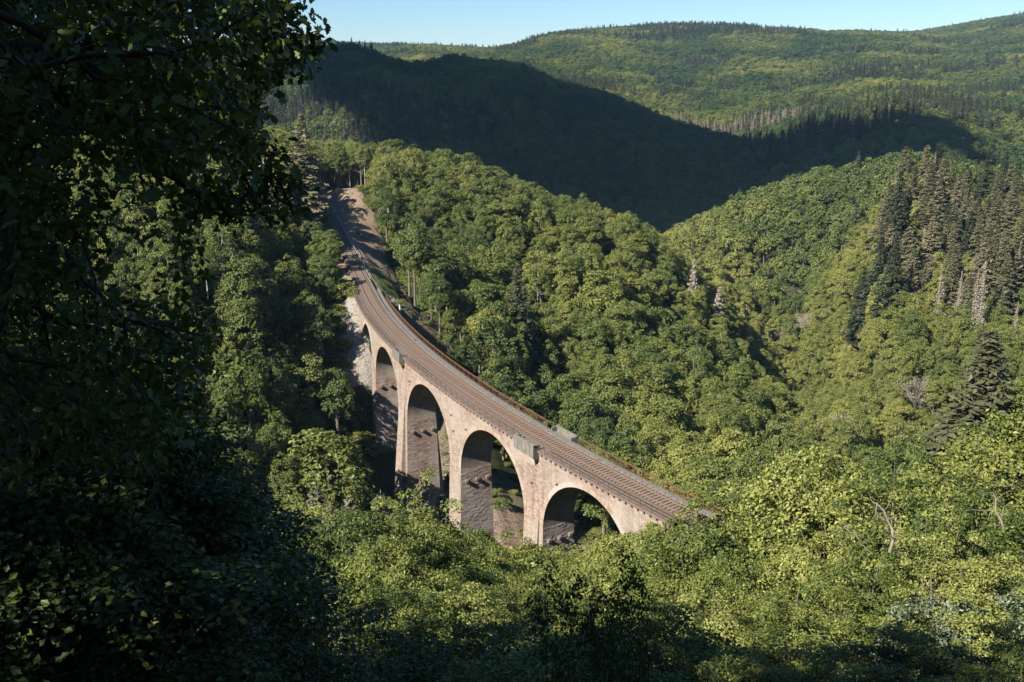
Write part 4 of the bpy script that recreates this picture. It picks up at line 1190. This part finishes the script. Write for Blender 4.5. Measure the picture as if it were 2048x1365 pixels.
def dark_left(px, py):
    return (px < 225) | ((px < 290) & (py > 500))
Rr = np.select([kind == 'spruce', kind == 'dead', kind == 'birch', kind == 'bare'], [Ht * .13, Ht * .08, Ht * .19, Ht * .42], Ht * .275)
vis, ppx, ppy = visible_counts(mx, my, z, Ht, Rr)
score = np.where(dark_left(ppx, ppy), 0, vis)
single = np.zeros(mx.shape, bool)
def choose(mask, n):
    i = np.nonzero(mask & (score > 14))[0]
    i = i[np.argsort(-score[i])][:n]
    single[i] = True
choose((kind == 'broadleaf'), 285); choose(kind == 'birch', 40); choose(kind == 'spruce', 70); choose(kind == 'dead', 30); choose(kind == 'bare', 30)

# plain-word place names for the labels
def where_words(x, y, s, l, px, py):
    if l > 0 and 84 <= s < 230 and l < 40: return "above the bare cutting bank"
    if l < 0 and 84 <= s < 230 and l > -40: return "on the cutting's shaded side"
    if l > 0 and -12 < s < 20 and l < 45: return "behind the two near arches"
    if l > 0 and 20 <= s < 60 and l < 45: return "just above the curving deck"
    if l > 0 and 60 <= s < 100 and l < 45: return "beside the viaduct's far end"
    if l < 0 and 20 < s < 84 and l > -60: return "below the far arches"
    if l < 0 and s <= 20 and y < 140: return "in the gully before the piers"
    if l > 0 and s <= -12 and y < 200: return "beyond the near railing end"
    if x > 118: return "on the spruce slope"
    if x > 60 and y > 300: return "on the rounded hill"
    if x > 45: return "on the side valley floor"
    if y > 285: return "along the middle spur's crest"
    if y > 235: return "high on the middle spur"
    return "low on the middle spur"
def tone_words(k, t):
    if k == 'broadleaf': return "dark green" if t < .27 else "mid green" if t < .45 else "fresh green" if t < .62 else "yellow-green"
    return {"spruce": "dark", "dead": "bleached grey", "birch": "pale-stemmed", "bare": "thin greyish"}[k]
def size_words(h, k):
    a, b_ = {"broadleaf": (11, 16), "spruce": (19, 24), "dead": (18, 22), "birch": (12, 15), "bare": (8, 9)}[k]
    return "short" if h < a else "tall" if h > b_ else "middling"
NOUN = {"broadleaf": ("broadleaf_tree", "broadleaf tree", "tree"), "spruce": ("spruce_tree", "spruce", "spruce"), "dead": ("dead_spruce", "dead spruce", "dead tree"),
        "birch": ("birch_tree", "slender tree", "tree"), "bare": ("bare_tree", "barely leafing tree", "tree")}
def side_words(px):
    return ("under oak branches" if px < 300 else "over the cutting" if px < 390 else "in line with the far arch" if px < 440 else "in line with the tall arches" if px < 530
            else "in line with the near arch" if px < 630 else "right of the near arch" if px < 760 else "towards the spruces" if px < 890 else "far right")
for i in np.nonzero(single)[0]:
    k = kind[i]; nm, noun, cat = NOUN[k]
    ww = where_words(mx[i], my[i], S[i], L[i], ppx[i], ppy[i])
    noun2 = 'tree' if k in ('broadleaf', 'bare', 'birch') else noun
    if k == 'spruce': ww = ww + (", near its crest" if ppy[i] < 200 else ", upper part" if ppy[i] < 240 else ", middle" if ppy[i] < 280 else ", lower part" if ppy[i] < 330 else ", foot")
    lab = f"{size_words(Ht[i], k)} {tone_words(k, tone[i])} {noun2} {ww}, {side_words(ppx[i])}"
    if k == 'broadleaf':
        lab2 = {0: "rounded ", 1: "compact ", 2: "high-crowned ", 3: "spreading ", 4: "broad-headed ", 5: "narrow "}[int(variant[i]) % 6] + lab
        if len(lab2.replace('-', ' ').split()) <= 16: lab = lab2
    elif k == 'spruce':
        lab2 = ("ragged ", "slim ", "thick ")[int(variant[i]) % 3] + lab
        if len(lab2.split()) <= 16: lab = lab2
    plant(nm, k, int(variant[i]), mx[i], my[i], z[i] - .3, Ht[i], rot[i], lab, cat, f"{noun}s {ww.split(',')[0]}", tone[i], float(RS.uniform(.74, 1.1)) * (1.75 if k == 'spruce' else 1.0))

# far woods
fx, fy = [np.concatenate(a) for a in zip(jitter_grid(430, 800, 6.6, 32), jitter_grid(800, 1500, 8.8, 30.5), jitter_grid(1500, 2600, 12.5, 29.5), jitter_grid(2600, 3900, 17.0, 29))]
fz = height(fx, fy)
S2, L2 = track_coords(fx, fy)
# drop what the ground hides: march along the sight line
def seen(x, y, zt):
    vis_ = np.ones(x.shape, bool)
    for t in np.linspace(.12, .97, 26):
        g = nat_height(x * t, y * t)
        vis_ &= (CAM_Z + (zt - CAM_Z) * t) > g + np.where(t * np.hypot(x, y) > 200, -5.0, -30.0)
    return vis_
vs = seen(fx, fy, fz + 22.0)
fx, fy, fz = fx[vs], fy[vs], fz[vs]
fk = np.zeros(fx.shape, int)
uu = RS.random(fx.shape)
con = vnoise(fx, fy, 120, 14) * .6 + vnoise(fx, fy, 45, 15) * .4
fr = np.hypot(fx, fy)
fk[(con > .66) & (uu < .8) & (fr > 700)] = 1
fk[(np.hypot(fx - 265, fy - 880) < 60) & (uu < .85)] = 1
fk[(fr > 2150) & (fr < 2700) & (fx > 290) & (fx < 620) & (uu < .75)] = 1
fk[(np.hypot(fx - 245, fy - 1120) < 70) & (uu < .6)] = 2
fk[(np.hypot(fx - 245, fy - 1120) < 70) & (uu > .6)] = 1
fk[(fr > 420) & (fr < 700) & (uu > .985)] = 1
fH = np.where(fk == 0, RS.uniform(10, 18, fx.shape), RS.uniform(15, 24, fx.shape))
ftone = np.clip(.30 + np.where((fr < 720) & (fx > 20), .22, 0) + .75 * (vnoise(fx, fy, 90, 21) - .5) + .35 * (vnoise(fx, fy, 25, 22) - .5) + RS.normal(0, .10, fx.shape), .05, .98)  # rounded hill on the right gets lighter leaves, its sunlit look painted in

def forest(name, X, Y, Z, Hh, T, protos, wide=1.0):
    """one object: thousands of trees instanced on points"""
    n = len(X)
    if n == 0: return
    me = bpy.data.meshes.new(name)
    me.vertices.add(n)
    me.vertices.foreach_set("co", np.stack([X, Y, Z], -1).astype(np.float32).ravel())
    def fa(nm, a):
        t = me.attributes.new(nm, 'FLOAT', 'POINT'); t.data.foreach_set("value", np.asarray(a, np.float32))
    var = RS.integers(0, len(protos), n)
    hs = np.array([p[2] for p in protos])[var]
    fa("rotz", RS.uniform(0, 6.28, n)); fa("siz", Hh / hs); fa("tone", T); fa("wid", Hh / hs * wide * RS.uniform(.9, 1.2, n))
    t = me.attributes.new("var", 'INT', 'POINT'); t.data.foreach_set("value", var.astype(np.int32))
    o = bpy.data.objects.new(name, me); link(o); o["kind"] = "stuff"
    col = bpy.data.collections.new(name + "_shapes")
    for i, (cm, tm, H) in enumerate(protos):
        jm = join_meshes(f"{name}_{i:02d}", cm, tm)
        po = bpy.data.objects.new(f"{name}_{i:02d}", jm); col.objects.link(po)
    ng = bpy.data.node_groups.new(name, 'GeometryNodeTree')
    ng.interface.new_socket("Geometry", in_out='INPUT', socket_type='NodeSocketGeometry')
    ng.interface.new_socket("Geometry", in_out='OUTPUT', socket_type='NodeSocketGeometry')
    N = ng.nodes; K = ng.links.new
    gi, go = N.new("NodeGroupInput"), N.new("NodeGroupOutput")
    m2p = N.new("GeometryNodeMeshToPoints"); ci = N.new("GeometryNodeCollectionInfo"); iop = N.new("GeometryNodeInstanceOnPoints")
    ci.inputs["Collection"].default_value = col; ci.inputs["Separate Children"].default_value = True; ci.inputs["Reset Children"].default_value = True
    def na(nm, ty='FLOAT'):
        a = N.new("GeometryNodeInputNamedAttribute"); a.data_type = ty; a.inputs["Name"].default_value = nm
        return a.outputs[0]
    cr = N.new("ShaderNodeCombineXYZ"); K(na("rotz"), cr.inputs[2])
    cs = N.new("ShaderNodeCombineXYZ"); w_ = na("wid"); K(w_, cs.inputs[0]); K(w_, cs.inputs[1]); K(na("siz"), cs.inputs[2])
    K(gi.outputs[0], m2p.inputs["Mesh"]); K(m2p.outputs[0], iop.inputs["Points"]); K(ci.outputs[0], iop.inputs["Instance"])
    iop.inputs["Pick Instance"].default_value = True
    K(na("var", 'INT'), iop.inputs["Instance Index"]); K(cr.outputs[0], iop.inputs["Rotation"]); K(cs.outputs[0], iop.inputs["Scale"])
    K(iop.outputs[0], go.inputs[0])
    md = o.modifiers.new("trees", 'NODES'); md.node_group = ng
    return o

def join_meshes(name, a, b):
    Vs = []; polys = {}; mi = {}; rn = []; off = 0
    for j, me in enumerate((a, b)):
        n = len(me.vertices); co = np.empty(n * 3, np.float32); me.vertices.foreach_get("co", co); Vs.append(co.reshape(-1, 3))
        r = np.zeros(n, np.float32)
        me.attributes["rnd"].data.foreach_get("value", r); rn.append(r)
        lv = np.empty(len(me.loops), np.int32); me.loops.foreach_get("vertex_index", lv)
        ls = np.empty(len(me.polygons), np.int32); lt = np.empty(len(me.polygons), np.int32)
        me.polygons.foreach_get("loop_start", ls); me.polygons.foreach_get("loop_total", lt)
        for k in np.unique(lt):
            q = lv[ls[lt == k][:, None] + np.arange(k)] + off
            polys.setdefault((j, k), []).append(q)
        off += n
    P = []; I = []
    for (j, k), q in polys.items():
        q = np.concatenate(q); P.append(q); I.append(np.full(len(q), j))
    return mesh_from(name, np.concatenate(Vs), P, [a.materials[0], b.materials[0]], np.concatenate(I), attrs={"rnd": np.concatenate(rn)})

rest = ~single
pb = rest & np.isin(kind, ['broadleaf', 'birch', 'bare'])
forest("broadleaf_forest", mx[pb], my[pb], z[pb] - .3, Ht[pb], tone[pb], PROTO['broadleaf'][:6] + PROTO['birch'][:1], .84)
ps = rest & np.isin(kind, ['spruce', 'dead'])
forest("spruce_woods", mx[ps], my[ps], z[ps] - .3, Ht[ps], tone[ps], PROTO['spruce'], 1.4)
a_ = fk == 0
forest("far_broadleaf_forest", fx[a_], fy[a_], fz[a_] - .3, fH[a_], ftone[a_], FARP['broadleaf'], np.where(fr[a_] > 1500, 1.5, np.where(fr[a_] > 800, 1.08, .86)))
a_ = fk == 1
forest("far_spruce_woods", fx[a_], fy[a_], fz[a_] - .3, fH[a_], ftone[a_], FARP['spruce'], np.where(fr[a_] > 1500, 1.35, 1.1))
a_ = fk == 2
forest("dead_spruce_woods", fx[a_], fy[a_], fz[a_] - .3, fH[a_], ftone[a_] + .3, FARP['dead'], 1.2)
print("WOODS single", int(single.sum()), "rest", int(rest.sum()), "far", len(fx))

# trees one by one
MID_LABEL = ["tall hanging spruce standing alone behind the curving deck", "large grey-green tree with drooping crown at the foot of the scree", "tall pale grey-green larch rising left of the cutting",
             "yellow-green tree beside the pale larch", "cream-flowering tree beside the lone spruce behind the deck", "browning spruce at the foot of the middle spur", "second browning spruce, a little lower and nearer the side valley"]
MID_SP = ["ragged old spruce towering over its neighbours", "broad old spruce with full skirts", "old spruce with a narrow tip", "old spruce with drooping boughs", "thick dark old spruce", "old spruce leaning on its neighbour", "weathered old spruce with thin top"]
MID_SP = [m for m in MID_SP if "leaning" not in m]
for j, (x, y, zt, k, tn) in enumerate(MIDA):
    g = float(height(np.array([x]), np.array([y]))[0]) - .3
    h = max(zt - g, 7.0)
    kk = k
    lab = MID_LABEL[j] if j < len(MID_LABEL) else None
    px = 512 + 1000 * x / (y * math.cos(PITCH) - (zt - 100) * math.sin(PITCH))
    if lab is None:
        lab = {"spruce": f"{MID_SP[j % len(MID_SP)]} on the spruce slope", "dead": "bleached dead spruce among green spruces", "bare": "thin greyish barely leafing tree in the side valley"}[k] + ", " + side_words(px)
    nm = {"spruce": "spruce_tree", "browning": "browning_spruce", "dead": "dead_spruce", "larch": "larch_tree", "bare": "bare_tree"}.get(k, "broadleaf_tree")
    print('MID', j, k, round(x), round(y), 'need', round(h, 1), 'g', round(g, 1))
    h = min(h, {"spruce": 33, "dead": 30, "browning": 24, "larch": 34, "bare": 11}.get(k, 22))
    plant(nm, kk, j, x, y, g if zt - g < 60 else zt - h, h, j * 1.7, lab, {"spruce": "spruce", "dead": "dead tree", "browning": "spruce"}.get(k, "tree"),
          "old spruces on the spruce slope" if k == "spruce" and j > 6 else "bleached dead spruces" if k == "dead" else "barely leafing trees in the side valley" if k == "bare" else None, tn, 1.25 if k == "spruce" else 1.45 if k == 'larch' or j in (0, 1) else 1.0)

# ---------------------------------------------------------------- trees and shrubs of the near slope
def gz1(x, y):
    return float(height(np.array([x]), np.array([y]))[0])

def near_words(x, y):
    d = math.hypot(x, y); px = 512 + 517 * x / y
    dist = "at the clearing's edge" if d < 13 else "a few steps down the slope" if d < 19 else "midway down the near slope" if d < 31 else "low on the near slope"
    side = ("below the dark oak" if px < 330 else "left of the tallest pier" if px < 455 else "before the two near arches" if px < 590 else "hiding the track's near end" if px < 720
            else "in the sunny right-hand thicket" if px < 900 else "by the right edge of the view")
    return dist, side
for j, (x, y, zt) in enumerate(NEAR_TREES):
    g = gz1(x, y) - .15
    h = max(zt - g, 1.6)
    tn = .38 + .26 * math.sin(j * 2.4) + (.14 if x > -1 and y > 16 else .08 if y > 19 else 0)
    dist, side = near_words(x, y)
    w = max(.95, min(1.5, 5.6 / h))
    tw = "bright" if tn > .6 else "fresh green" if tn > .45 else "deep green"
    plant("oak_tree" if h > 4 else "oak_bush", 'near', j, x, y, g, h, j * 2.1, f"{'tall ' if h > 8 else ''}{['rounded', 'spreading', 'narrow', 'bushy'][j % 4]} {tw} {'tree' if h > 4 else 'bush'} {dist}, {side}", "tree" if h > 4 else "bush", f"broadleaf trees {dist}", tn, w)
for j, (x, y, zt) in enumerate(SHADE_TREES):
    g = gz1(x, y) - .15
    h = max(zt - g, 2.0)
    w = max(1.0, min(1.8, 6.5 / h))
    dist, side = near_words(x, y)
    plant("oak_tree", 'near', j + 1, x, y, g, h, j * 1.3, f"{['rounded','broad','upright','low'][j % 4]} tree in deep shade {dist}, {['under the oak limbs', 'at the bottom corner', 'beside the oak trunk', 'at the edge of the oak shade'][(j // 4) % 4]}", "tree", "shaded trees below the dark oak", .25, w)
for j, (x, y, zt) in enumerate(SAPLINGS):
    g = gz1(x, y) - .1
    plant("sapling", 'sapling', j, x, y, g, max(zt - g, 2), j * 2.2, ["slim shaded sapling before the near arch, leftmost of five", "second slim sapling, thin and shaded, before the near arch", "tallest slim dark sapling before the near arch",
          "slim dark sapling right of the tallest one", "short slim sapling between two taller ones"][j], "sapling", "slim saplings before the near arch", .15, .62)
for j, (x, y, zt) in enumerate(WHITEBEAMS):
    g = gz1(x, y) - .1
    plant("whitebeam_shrub", 'near_white', j, x, y, g, max(zt - g, 2), j * 2.2 + 1, ["silvery-leaved shrub with upturned pale leaves among green oaks", "second silvery-leaved shrub nearer the right edge"][j], "shrub", "silvery-leaved shrubs", .32, .75)
for j, (x, y, zt) in enumerate(YOUNG_SPRUCES):
    g = gz1(x, y) - .2
    plant("young_spruce", 'young_spruce', j, x, y, g, max(zt - g, 4), j * 1.9, ["leftmost young grey-green spruce in front of the tallest pier", "young spruce with narrow tip just left of the tallest pier", "small young spruce between two taller ones",
          "bushy young spruce against the foot of the tallest pier", "young spruce right of the tallest pier's foot", "short young spruce at the left end of the row"][j], "spruce", "young spruces in front of the tallest pier", .72, 1.1)

# ---------------------------------------------------------------- the dark oak beside the viewpoint
OAK = np.array([-5.3, 3.2]); OAKZ = gz1(*OAK)
oak = thing("oak_tree", "big dark oak overhanging the left side of the view, leaves lit at its edge", "tree", (OAK[0], OAK[1], OAKZ))
OB = np.array([OAK[0], OAK[1], OAKZ])
tips = np.array(OAK_TWIGS).reshape(-1, 3) - OB
rs_o = np.random.default_rng(8)
# skeleton: trunk nodes first, then every twig joins the nearest node that lies closer to the trunk
trunk_pts = np.array([[0, 0, -.5], [.05, .05, 1.0], [.2, .1, 2.2], [.3, .3, 3.4], [.5, .4, 4.8], [.6, .7, 6.3]])
nodes = [p for p in trunk_pts[1:]]; parent = [-1] + list(range(len(nodes) - 1)); cost = [0.0] * len(nodes)
order = np.argsort(np.linalg.norm(tips - trunk_pts[3], axis=1))
start = len(nodes)
for i in order:
    T = tips[i]; A = np.array(nodes)
    d = np.linalg.norm(A - T, axis=1)
    j = int(np.argmin(d + .35 * np.array(cost)))
    dj = float(np.linalg.norm(A[j] - T))
    if dj > 1.0:                       # add bending points along long reaches
        n_ = int(dj / .7); prev = j
        for q in range(1, n_):
            t = q / n_
            P = A[j] * (1 - t) + T * t + rs_o.normal(0, .07, 3) + np.array([0, 0, .25 * math.sin(t * math.pi) * dj * .3])
            nodes.append(P); parent.append(prev); cost.append(cost[prev] + dj / n_); prev = len(nodes) - 1
        j = prev
    nodes.append(T); parent.append(j); cost.append(cost[j] + dj)
weight = np.ones(len(nodes))
for i in range(len(nodes) - 1, 0, -1):
    if parent[i] >= 0: weight[parent[i]] += weight[i]
def nr(i): return min(.16, .0045 * weight[i] ** .55)
mb = MB(); mb.tube(trunk_pts, [.30, .24, .21, .17, .12, .06], 10); mb.build("trunk", M['bark_dark'], oak, smooth=True)
children = {}
for i, p in enumerate(parent): children.setdefault(p, []).append(i)
mains = [i for i in range(start, len(nodes)) if parent[i] < start]
for m_ in mains:
    mb = MB(); stack = [m_]; cnt = 0
    while stack:
        i = stack.pop(); p = parent[i]
        r1 = nr(i); r0 = min(nr(p) if p >= start else r1 * 1.15, r1 * 1.6)
        mid = (nodes[p] + nodes[i]) / 2 + rs_o.normal(0, .02, 3)
        mb.tube([nodes[p], mid, nodes[i]], [r0, (r0 + r1) / 2, r1 * .8], 6 if r0 > .03 else 4, cap=False); cnt += 1
        stack += children.get(i, [])
    mb.build("branch", M['bark_dark'], oak, smooth=True)
A = np.array(nodes); par = np.array([max(p, 0) for p in parent])
D = unit(tips - A[par[len(A) - len(tips):]] if False else tips - np.array([0, 0, 3.2]))
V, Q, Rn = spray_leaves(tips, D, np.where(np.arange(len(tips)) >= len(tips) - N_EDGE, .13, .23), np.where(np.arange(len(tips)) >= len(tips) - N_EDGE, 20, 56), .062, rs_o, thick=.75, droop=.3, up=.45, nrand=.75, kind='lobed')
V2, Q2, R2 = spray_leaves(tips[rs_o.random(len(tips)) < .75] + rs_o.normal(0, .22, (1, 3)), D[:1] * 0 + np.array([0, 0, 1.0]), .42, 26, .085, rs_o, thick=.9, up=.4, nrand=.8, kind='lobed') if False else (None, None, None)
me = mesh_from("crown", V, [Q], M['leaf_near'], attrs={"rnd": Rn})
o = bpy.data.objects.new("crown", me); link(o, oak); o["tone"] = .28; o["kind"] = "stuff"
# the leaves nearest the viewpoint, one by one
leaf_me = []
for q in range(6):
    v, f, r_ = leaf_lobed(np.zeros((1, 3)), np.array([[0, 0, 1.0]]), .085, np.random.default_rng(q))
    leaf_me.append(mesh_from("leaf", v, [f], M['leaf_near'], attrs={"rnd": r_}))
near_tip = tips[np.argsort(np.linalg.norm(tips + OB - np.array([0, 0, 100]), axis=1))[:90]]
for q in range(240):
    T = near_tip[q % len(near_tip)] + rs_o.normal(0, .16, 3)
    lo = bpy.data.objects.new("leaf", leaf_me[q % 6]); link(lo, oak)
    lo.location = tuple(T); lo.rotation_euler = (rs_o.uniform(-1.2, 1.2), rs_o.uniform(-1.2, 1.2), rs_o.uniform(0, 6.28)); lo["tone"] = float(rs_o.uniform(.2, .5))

# oaks standing beside and behind the viewpoint: they keep the near slope in shade
for j, (x, y, h) in enumerate(((-8.8, 0.8, 8.6), (-6.6, -2.8, 8.6), (-11.5, 5.0, 8.0), (-8.6, 4.4, 7.6), (-7.2, 1.9, 7.0), (-9.5, 8.0, 7.5))):
    g = gz1(x, y) - .2
    plant("oak_tree", 'near', j, x, y, g, h, j * 1.1, "oak standing beside the viewpoint, outside the left edge of the view", "tree", "oaks beside the viewpoint", .3, 1.35)

# ---------------------------------------------------------------- undergrowth, grass, logs and brush
bx, by = jitter_grid(11, 330, 3.1, 33)
bz = height(bx, by); bS, bL = track_coords(bx, by)
bank_ = (bS > 100) & (bS < 200) & (bL > 4.5) & (bL < 13) & (RS.random(bx.shape) < .35)
k_ = bank_ | ~((bS > -50) & (bS < 84) & (np.abs(bL) < 4.2)) & ~((bS >= 84) & (bS < 215) & (bL > -4.5) & (bL < 13)) & ~((bS > 56) & (bS < 86) & (bL > -6) & (bL < 0))
scr = ((bL > 0) & (bL < 24) & (bS > -14) & (bS < 95))
k_ &= ~(scr & (RS.random(bx.shape) > np.where((bL > 4) & (bS < 10), .75, .32)))
bh = np.where(scr, RS.uniform(.5, 1.9, bx.shape), RS.uniform(1.6, 3.6, bx.shape))
bh = np.where(bank_, RS.uniform(.4, .9, bx.shape), bh)
fr2 = (bL < -3) & (bS < 60) & (by < 175)
room2 = 100 - np.hypot(bx, by) * np.tan(np.radians(cap_angle(bx, by))) - bz
bh = np.where(fr2, np.minimum(bh, np.maximum(room2, 0.2)), bh)
k_ &= bh > .4
nb_ = np.hypot(bx, by) < 75
kn = k_ & nb_ & (RS.random(bx.shape) < .5); k_ = k_ & ~nb_
forest("near_undergrowth", bx[kn], by[kn], bz[kn] - .1, np.minimum(bh[kn], 1.7), np.clip(RS.normal(.4, .12, kn.sum()), .1, .9), PROTO["near"], 2.2)
forest("undergrowth", bx[k_], by[k_], bz[k_] - .1, bh[k_], np.clip(RS.normal(.45, .15, k_.sum()), .1, .9), PROTO['bush'], 1.5)

def grass_patch(name, pts, hmin, hmax):
    P = np.asarray(pts); n = len(P)
    a = RS.uniform(0, 6.28, n); h = RS.uniform(hmin, hmax, n); lean = RS.uniform(.1, .55, n) * h; w = h * .018 + .002
    d = np.stack([np.cos(a), np.sin(a), 0 * a], -1); s = np.stack([-np.sin(a), np.cos(a), 0 * a], -1)
    up = np.array([0, 0, 1.0])
    m1 = P + up * (h * .6)[:, None] + d * (lean * .35)[:, None]; t = P + up * h[:, None] + d * lean[:, None]
    V = np.stack([P - s * w[:, None], P + s * w[:, None], m1 + s * (w * .7)[:, None], m1 - s * (w * .7)[:, None], t], 1).reshape(-1, 3)
    b_ = np.arange(n)[:, None] * 5
    me = mesh_from(name, V, [b_ + np.array([0, 1, 2, 3]), b_ + np.array([3, 2, 4])], M['grass'], attrs={"rnd": np.repeat(RS.random(n), 5)})
    o = bpy.data.objects.new(name, me); link(o); o["kind"] = "stuff"; o["tone"] = .5
gx = np.concatenate([RS.uniform(.3, 4.2, 5200), RS.normal(1.05, .18, 260), RS.normal(1.65, .15, 200), RS.normal(2.6, .2, 220)])
gy = np.concatenate([RS.uniform(2.4, 4.6, 5200), RS.normal(3.3, .12, 260), RS.normal(3.5, .12, 200), RS.normal(3.3, .15, 220)])
grass_patch("grass", np.stack([gx, gy, height(gx, gy) - .01], -1), .04, .22)

def log(name, s0, l0, s1, l1, r, label, mat, cat, group, zoff=.15):
    p0 = track(s0, l0); p1 = track(s1, l1)
    n = 6; t = np.linspace(0, 1, n)[:, None]
    P = p0 * (1 - t) + p1 * t
    P[:, 2] = np.maximum(height(P[:, 0], P[:, 1]) + zoff, 0) + r
    base = P[0].copy()
    P = P - base
    P[1:-1] += np.random.default_rng(int(s0 * 10)).normal(0, .08, (n - 2, 3))
    mb = MB(); mb.tube(P, np.linspace(r, r * .55, n), 7)
    rr = np.random.default_rng(int(s1 * 9))
    for _ in range(4):
        q = P[rr.integers(2, n)]; mb.tube([q, q + rr.normal(0, .8, 3) + np.array([0, 0, .4])], [r * .3, .01], 4)
    o = mb.build(name, mat, None, smooth=True); o.location = tuple(base)
    o["label"] = label; o["category"] = cat; o["group"] = group
log("fallen_log", 72, 9.5, 63, 5.6, .24, "long pale fallen trunk beside the far end of the railing", M['bark_pale'], "log", "felled trunks above the deck")
log("fallen_log", 61, 8.2, 55, 6.0, .18, "pale felled trunk among brush above the curving deck", M['bark_pale'], "log", "felled trunks above the deck")
log("fallen_log", 84, 6.5, 74, 5.2, .2, "pale trunk lying on the bank where the railing ends", M['bark_pale'], "log", "felled trunks above the deck")
log("fallen_log", 49, 7.4, 44, 5.4, .16, "short grey felled trunk above the curving deck", M['deadwood'], "log", "felled trunks above the deck")
log("fallen_log", 34, 5.2, 27, 4.2, .16, "grey felled trunk close behind the rusty railing", M['deadwood'], "log", "felled trunks above the deck")

rr = np.random.default_rng(77)
mb = MB()
for _ in range(1500):
    s = rr.uniform(24, 86); l = 3.9 + rr.gamma(2.0, 1.6)
    if l > 13: continue
    p = track(s, l); p[2] = float(p[2])
    q = rr.normal(0, 1, 3) * np.array([1, 1, .3]); q *= rr.uniform(.3, 1.3) / np.linalg.norm(q)
    mb.add([p], []) if False else None
    mb.V.append(np.zeros((0, 3))); mb.st.append(np.zeros((0, 3))); mb.rn.append(np.zeros(0))
    mb.pend = getattr(mb, 'pend', []); mb.pend.append((p, q))
pp = np.array([a for a, _ in mb.pend]); hz = height(pp[:, 0], pp[:, 1])
for (p, q), z_ in zip(mb.pend, hz):
    p = np.array([p[0], p[1], z_ + rr.uniform(.05, .5)])
    mb.tube([p - q, p + rr.normal(0, .06, 3), p + q], [.035, .03, .008], 3, cap=False)
mb.build("brush_debris", M['deadwood'], kind="stuff")

# bleached branches sticking out of the sunny thicket
def dead_branch(pts, r, label):
    base = np.array(pts[0]); mb = MB(); P = np.array(pts) - base
    mb.tube(P, np.linspace(r, r * .35, len(P)), 7)
    rq = np.random.default_rng(int(abs(base[0]) * 100))
    for q in P[1:]:
        for _ in range(2):
            d = rq.normal(0, .22, 3) + np.array([0, 0, .12]); mb.tube([q, q + d * .55 + rq.normal(0, .05, 3), q + d], [r * .4, r * .25, .006], 4)
    o = mb.build("dead_branch", M['branchwood'], None, smooth=True); o.location = tuple(base)
    o["label"] = label; o["category"] = "branch"; o["group"] = "bleached branches in the thicket"
for pts, r, lab in DEAD_BRANCHES: dead_branch(pts, r, lab)

# ---------------------------------------------------------------- fair-weather clouds up-sun, outside the view: they shade the dark spur
def clouds():
    poly = CLOUD_SHADE
    rs = np.random.default_rng(5)
    zc = 900.0
    P = np.array(poly, float); gz = nat_height(P[:, 0], P[:, 1]) + 12
    k = (zc - gz) / SUN_DIR[2]
    B = P + np.array(SUN_DIR[:2]) * k[:, None]
    def inside(x, y):
        c = np.zeros(x.shape, bool)
        for (x1, y1), (x2, y2) in zip(B, np.roll(B, -1, 0)):
            c ^= ((y1 > y) != (y2 > y)) & (x < (x2 - x1) * (y - y1) / (y2 - y1 + 1e-9) + x1)
        return c
    lo, hi = B.min(0), B.max(0)
    x = rs.uniform(lo[0], hi[0], 5000); y = rs.uniform(lo[1], hi[1], 5000)
    ok = inside(x, y)
    dist = np.full(x.shape, 1e9)
    for a, b in zip(B, np.roll(B, -1, 0)):
        ab = b - a; t = np.clip(((x - a[0]) * ab[0] + (y - a[1]) * ab[1]) / (ab @ ab), 0, 1)
        dist = np.minimum(dist, np.hypot(x - a[0] - t * ab[0], y - a[1] - t * ab[1]))
    x, y, dist = x[ok], y[ok], dist[ok]
    r = np.clip(dist, 8, 60)
    sel = np.arange(min(420, len(x)))
    import bmesh
    bm = bmesh.new(); bmesh.ops.create_icosphere(bm, subdivisions=2, radius=1.0)
    sv = np.array([v.co[:] for v in bm.verts]); sf = np.array([[v.index for v in f.verts] for f in bm.faces]); bm.free()
    V = []; F = []; off = 0
    for i in sel:
        c = np.array([x[i], y[i], zc + rs.uniform(-.2, .5) * r[i]])
        V.append(sv * r[i] * rs.uniform(.9, 1.1, (len(sv), 1)) + c); F.append(sf + off); off += len(sv)
    # ragged rim of small puffs
    for i in range(260):
        e = rs.integers(0, len(B)); t = rs.random(); q = B[e] * (1 - t) + B[(e + 1) % len(B)] * t
        c = np.array([q[0] + rs.normal(0, 13), q[1] + rs.normal(0, 13), zc + rs.uniform(-5, 25)])
        V.append(sv * rs.uniform(4, 13) * rs.uniform(.8, 1.2, (len(sv), 1)) + c); F.append(sf + off); off += len(sv)
    k_ = NT("cloud_white"); k_.principled((.9, .9, .9), 1.0, 0.0)
    me = mesh_from("clouds", np.concatenate(V), [np.concatenate(F)], k_.m, smooth=True)
    o = bpy.data.objects.new("clouds", me); link(o); o["kind"] = "stuff"
clouds()

# ---------------------------------------------------------------- haze
hb = MB()
hx, hy0, hy1, hz0, hz1 = 6200.0, -6200.0, 6200.0, HAZE_LOW, HAZE_TOP
hb.hexa([(-hx, hy0, hz0), (hx, hy0, hz0), (hx, hy1, hz0), (-hx, hy1, hz0), (-hx, hy0, hz1), (hx, hy0, hz1), (hx, hy1, hz1), (-hx, hy1, hz1)])
hk = NT("summer_haze")
pv = hk.n("ShaderNodeVolumePrincipled")
pv.inputs["Color"].default_value = (.42, .70, 1.0, 1); pv.inputs["Density"].default_value = AIR; pv.inputs["Anisotropy"].default_value = 0.0
hk.l(pv.outputs[0], hk.out.inputs["Volume"])
ho = hb.build("haze", hk.m, kind="stuff")
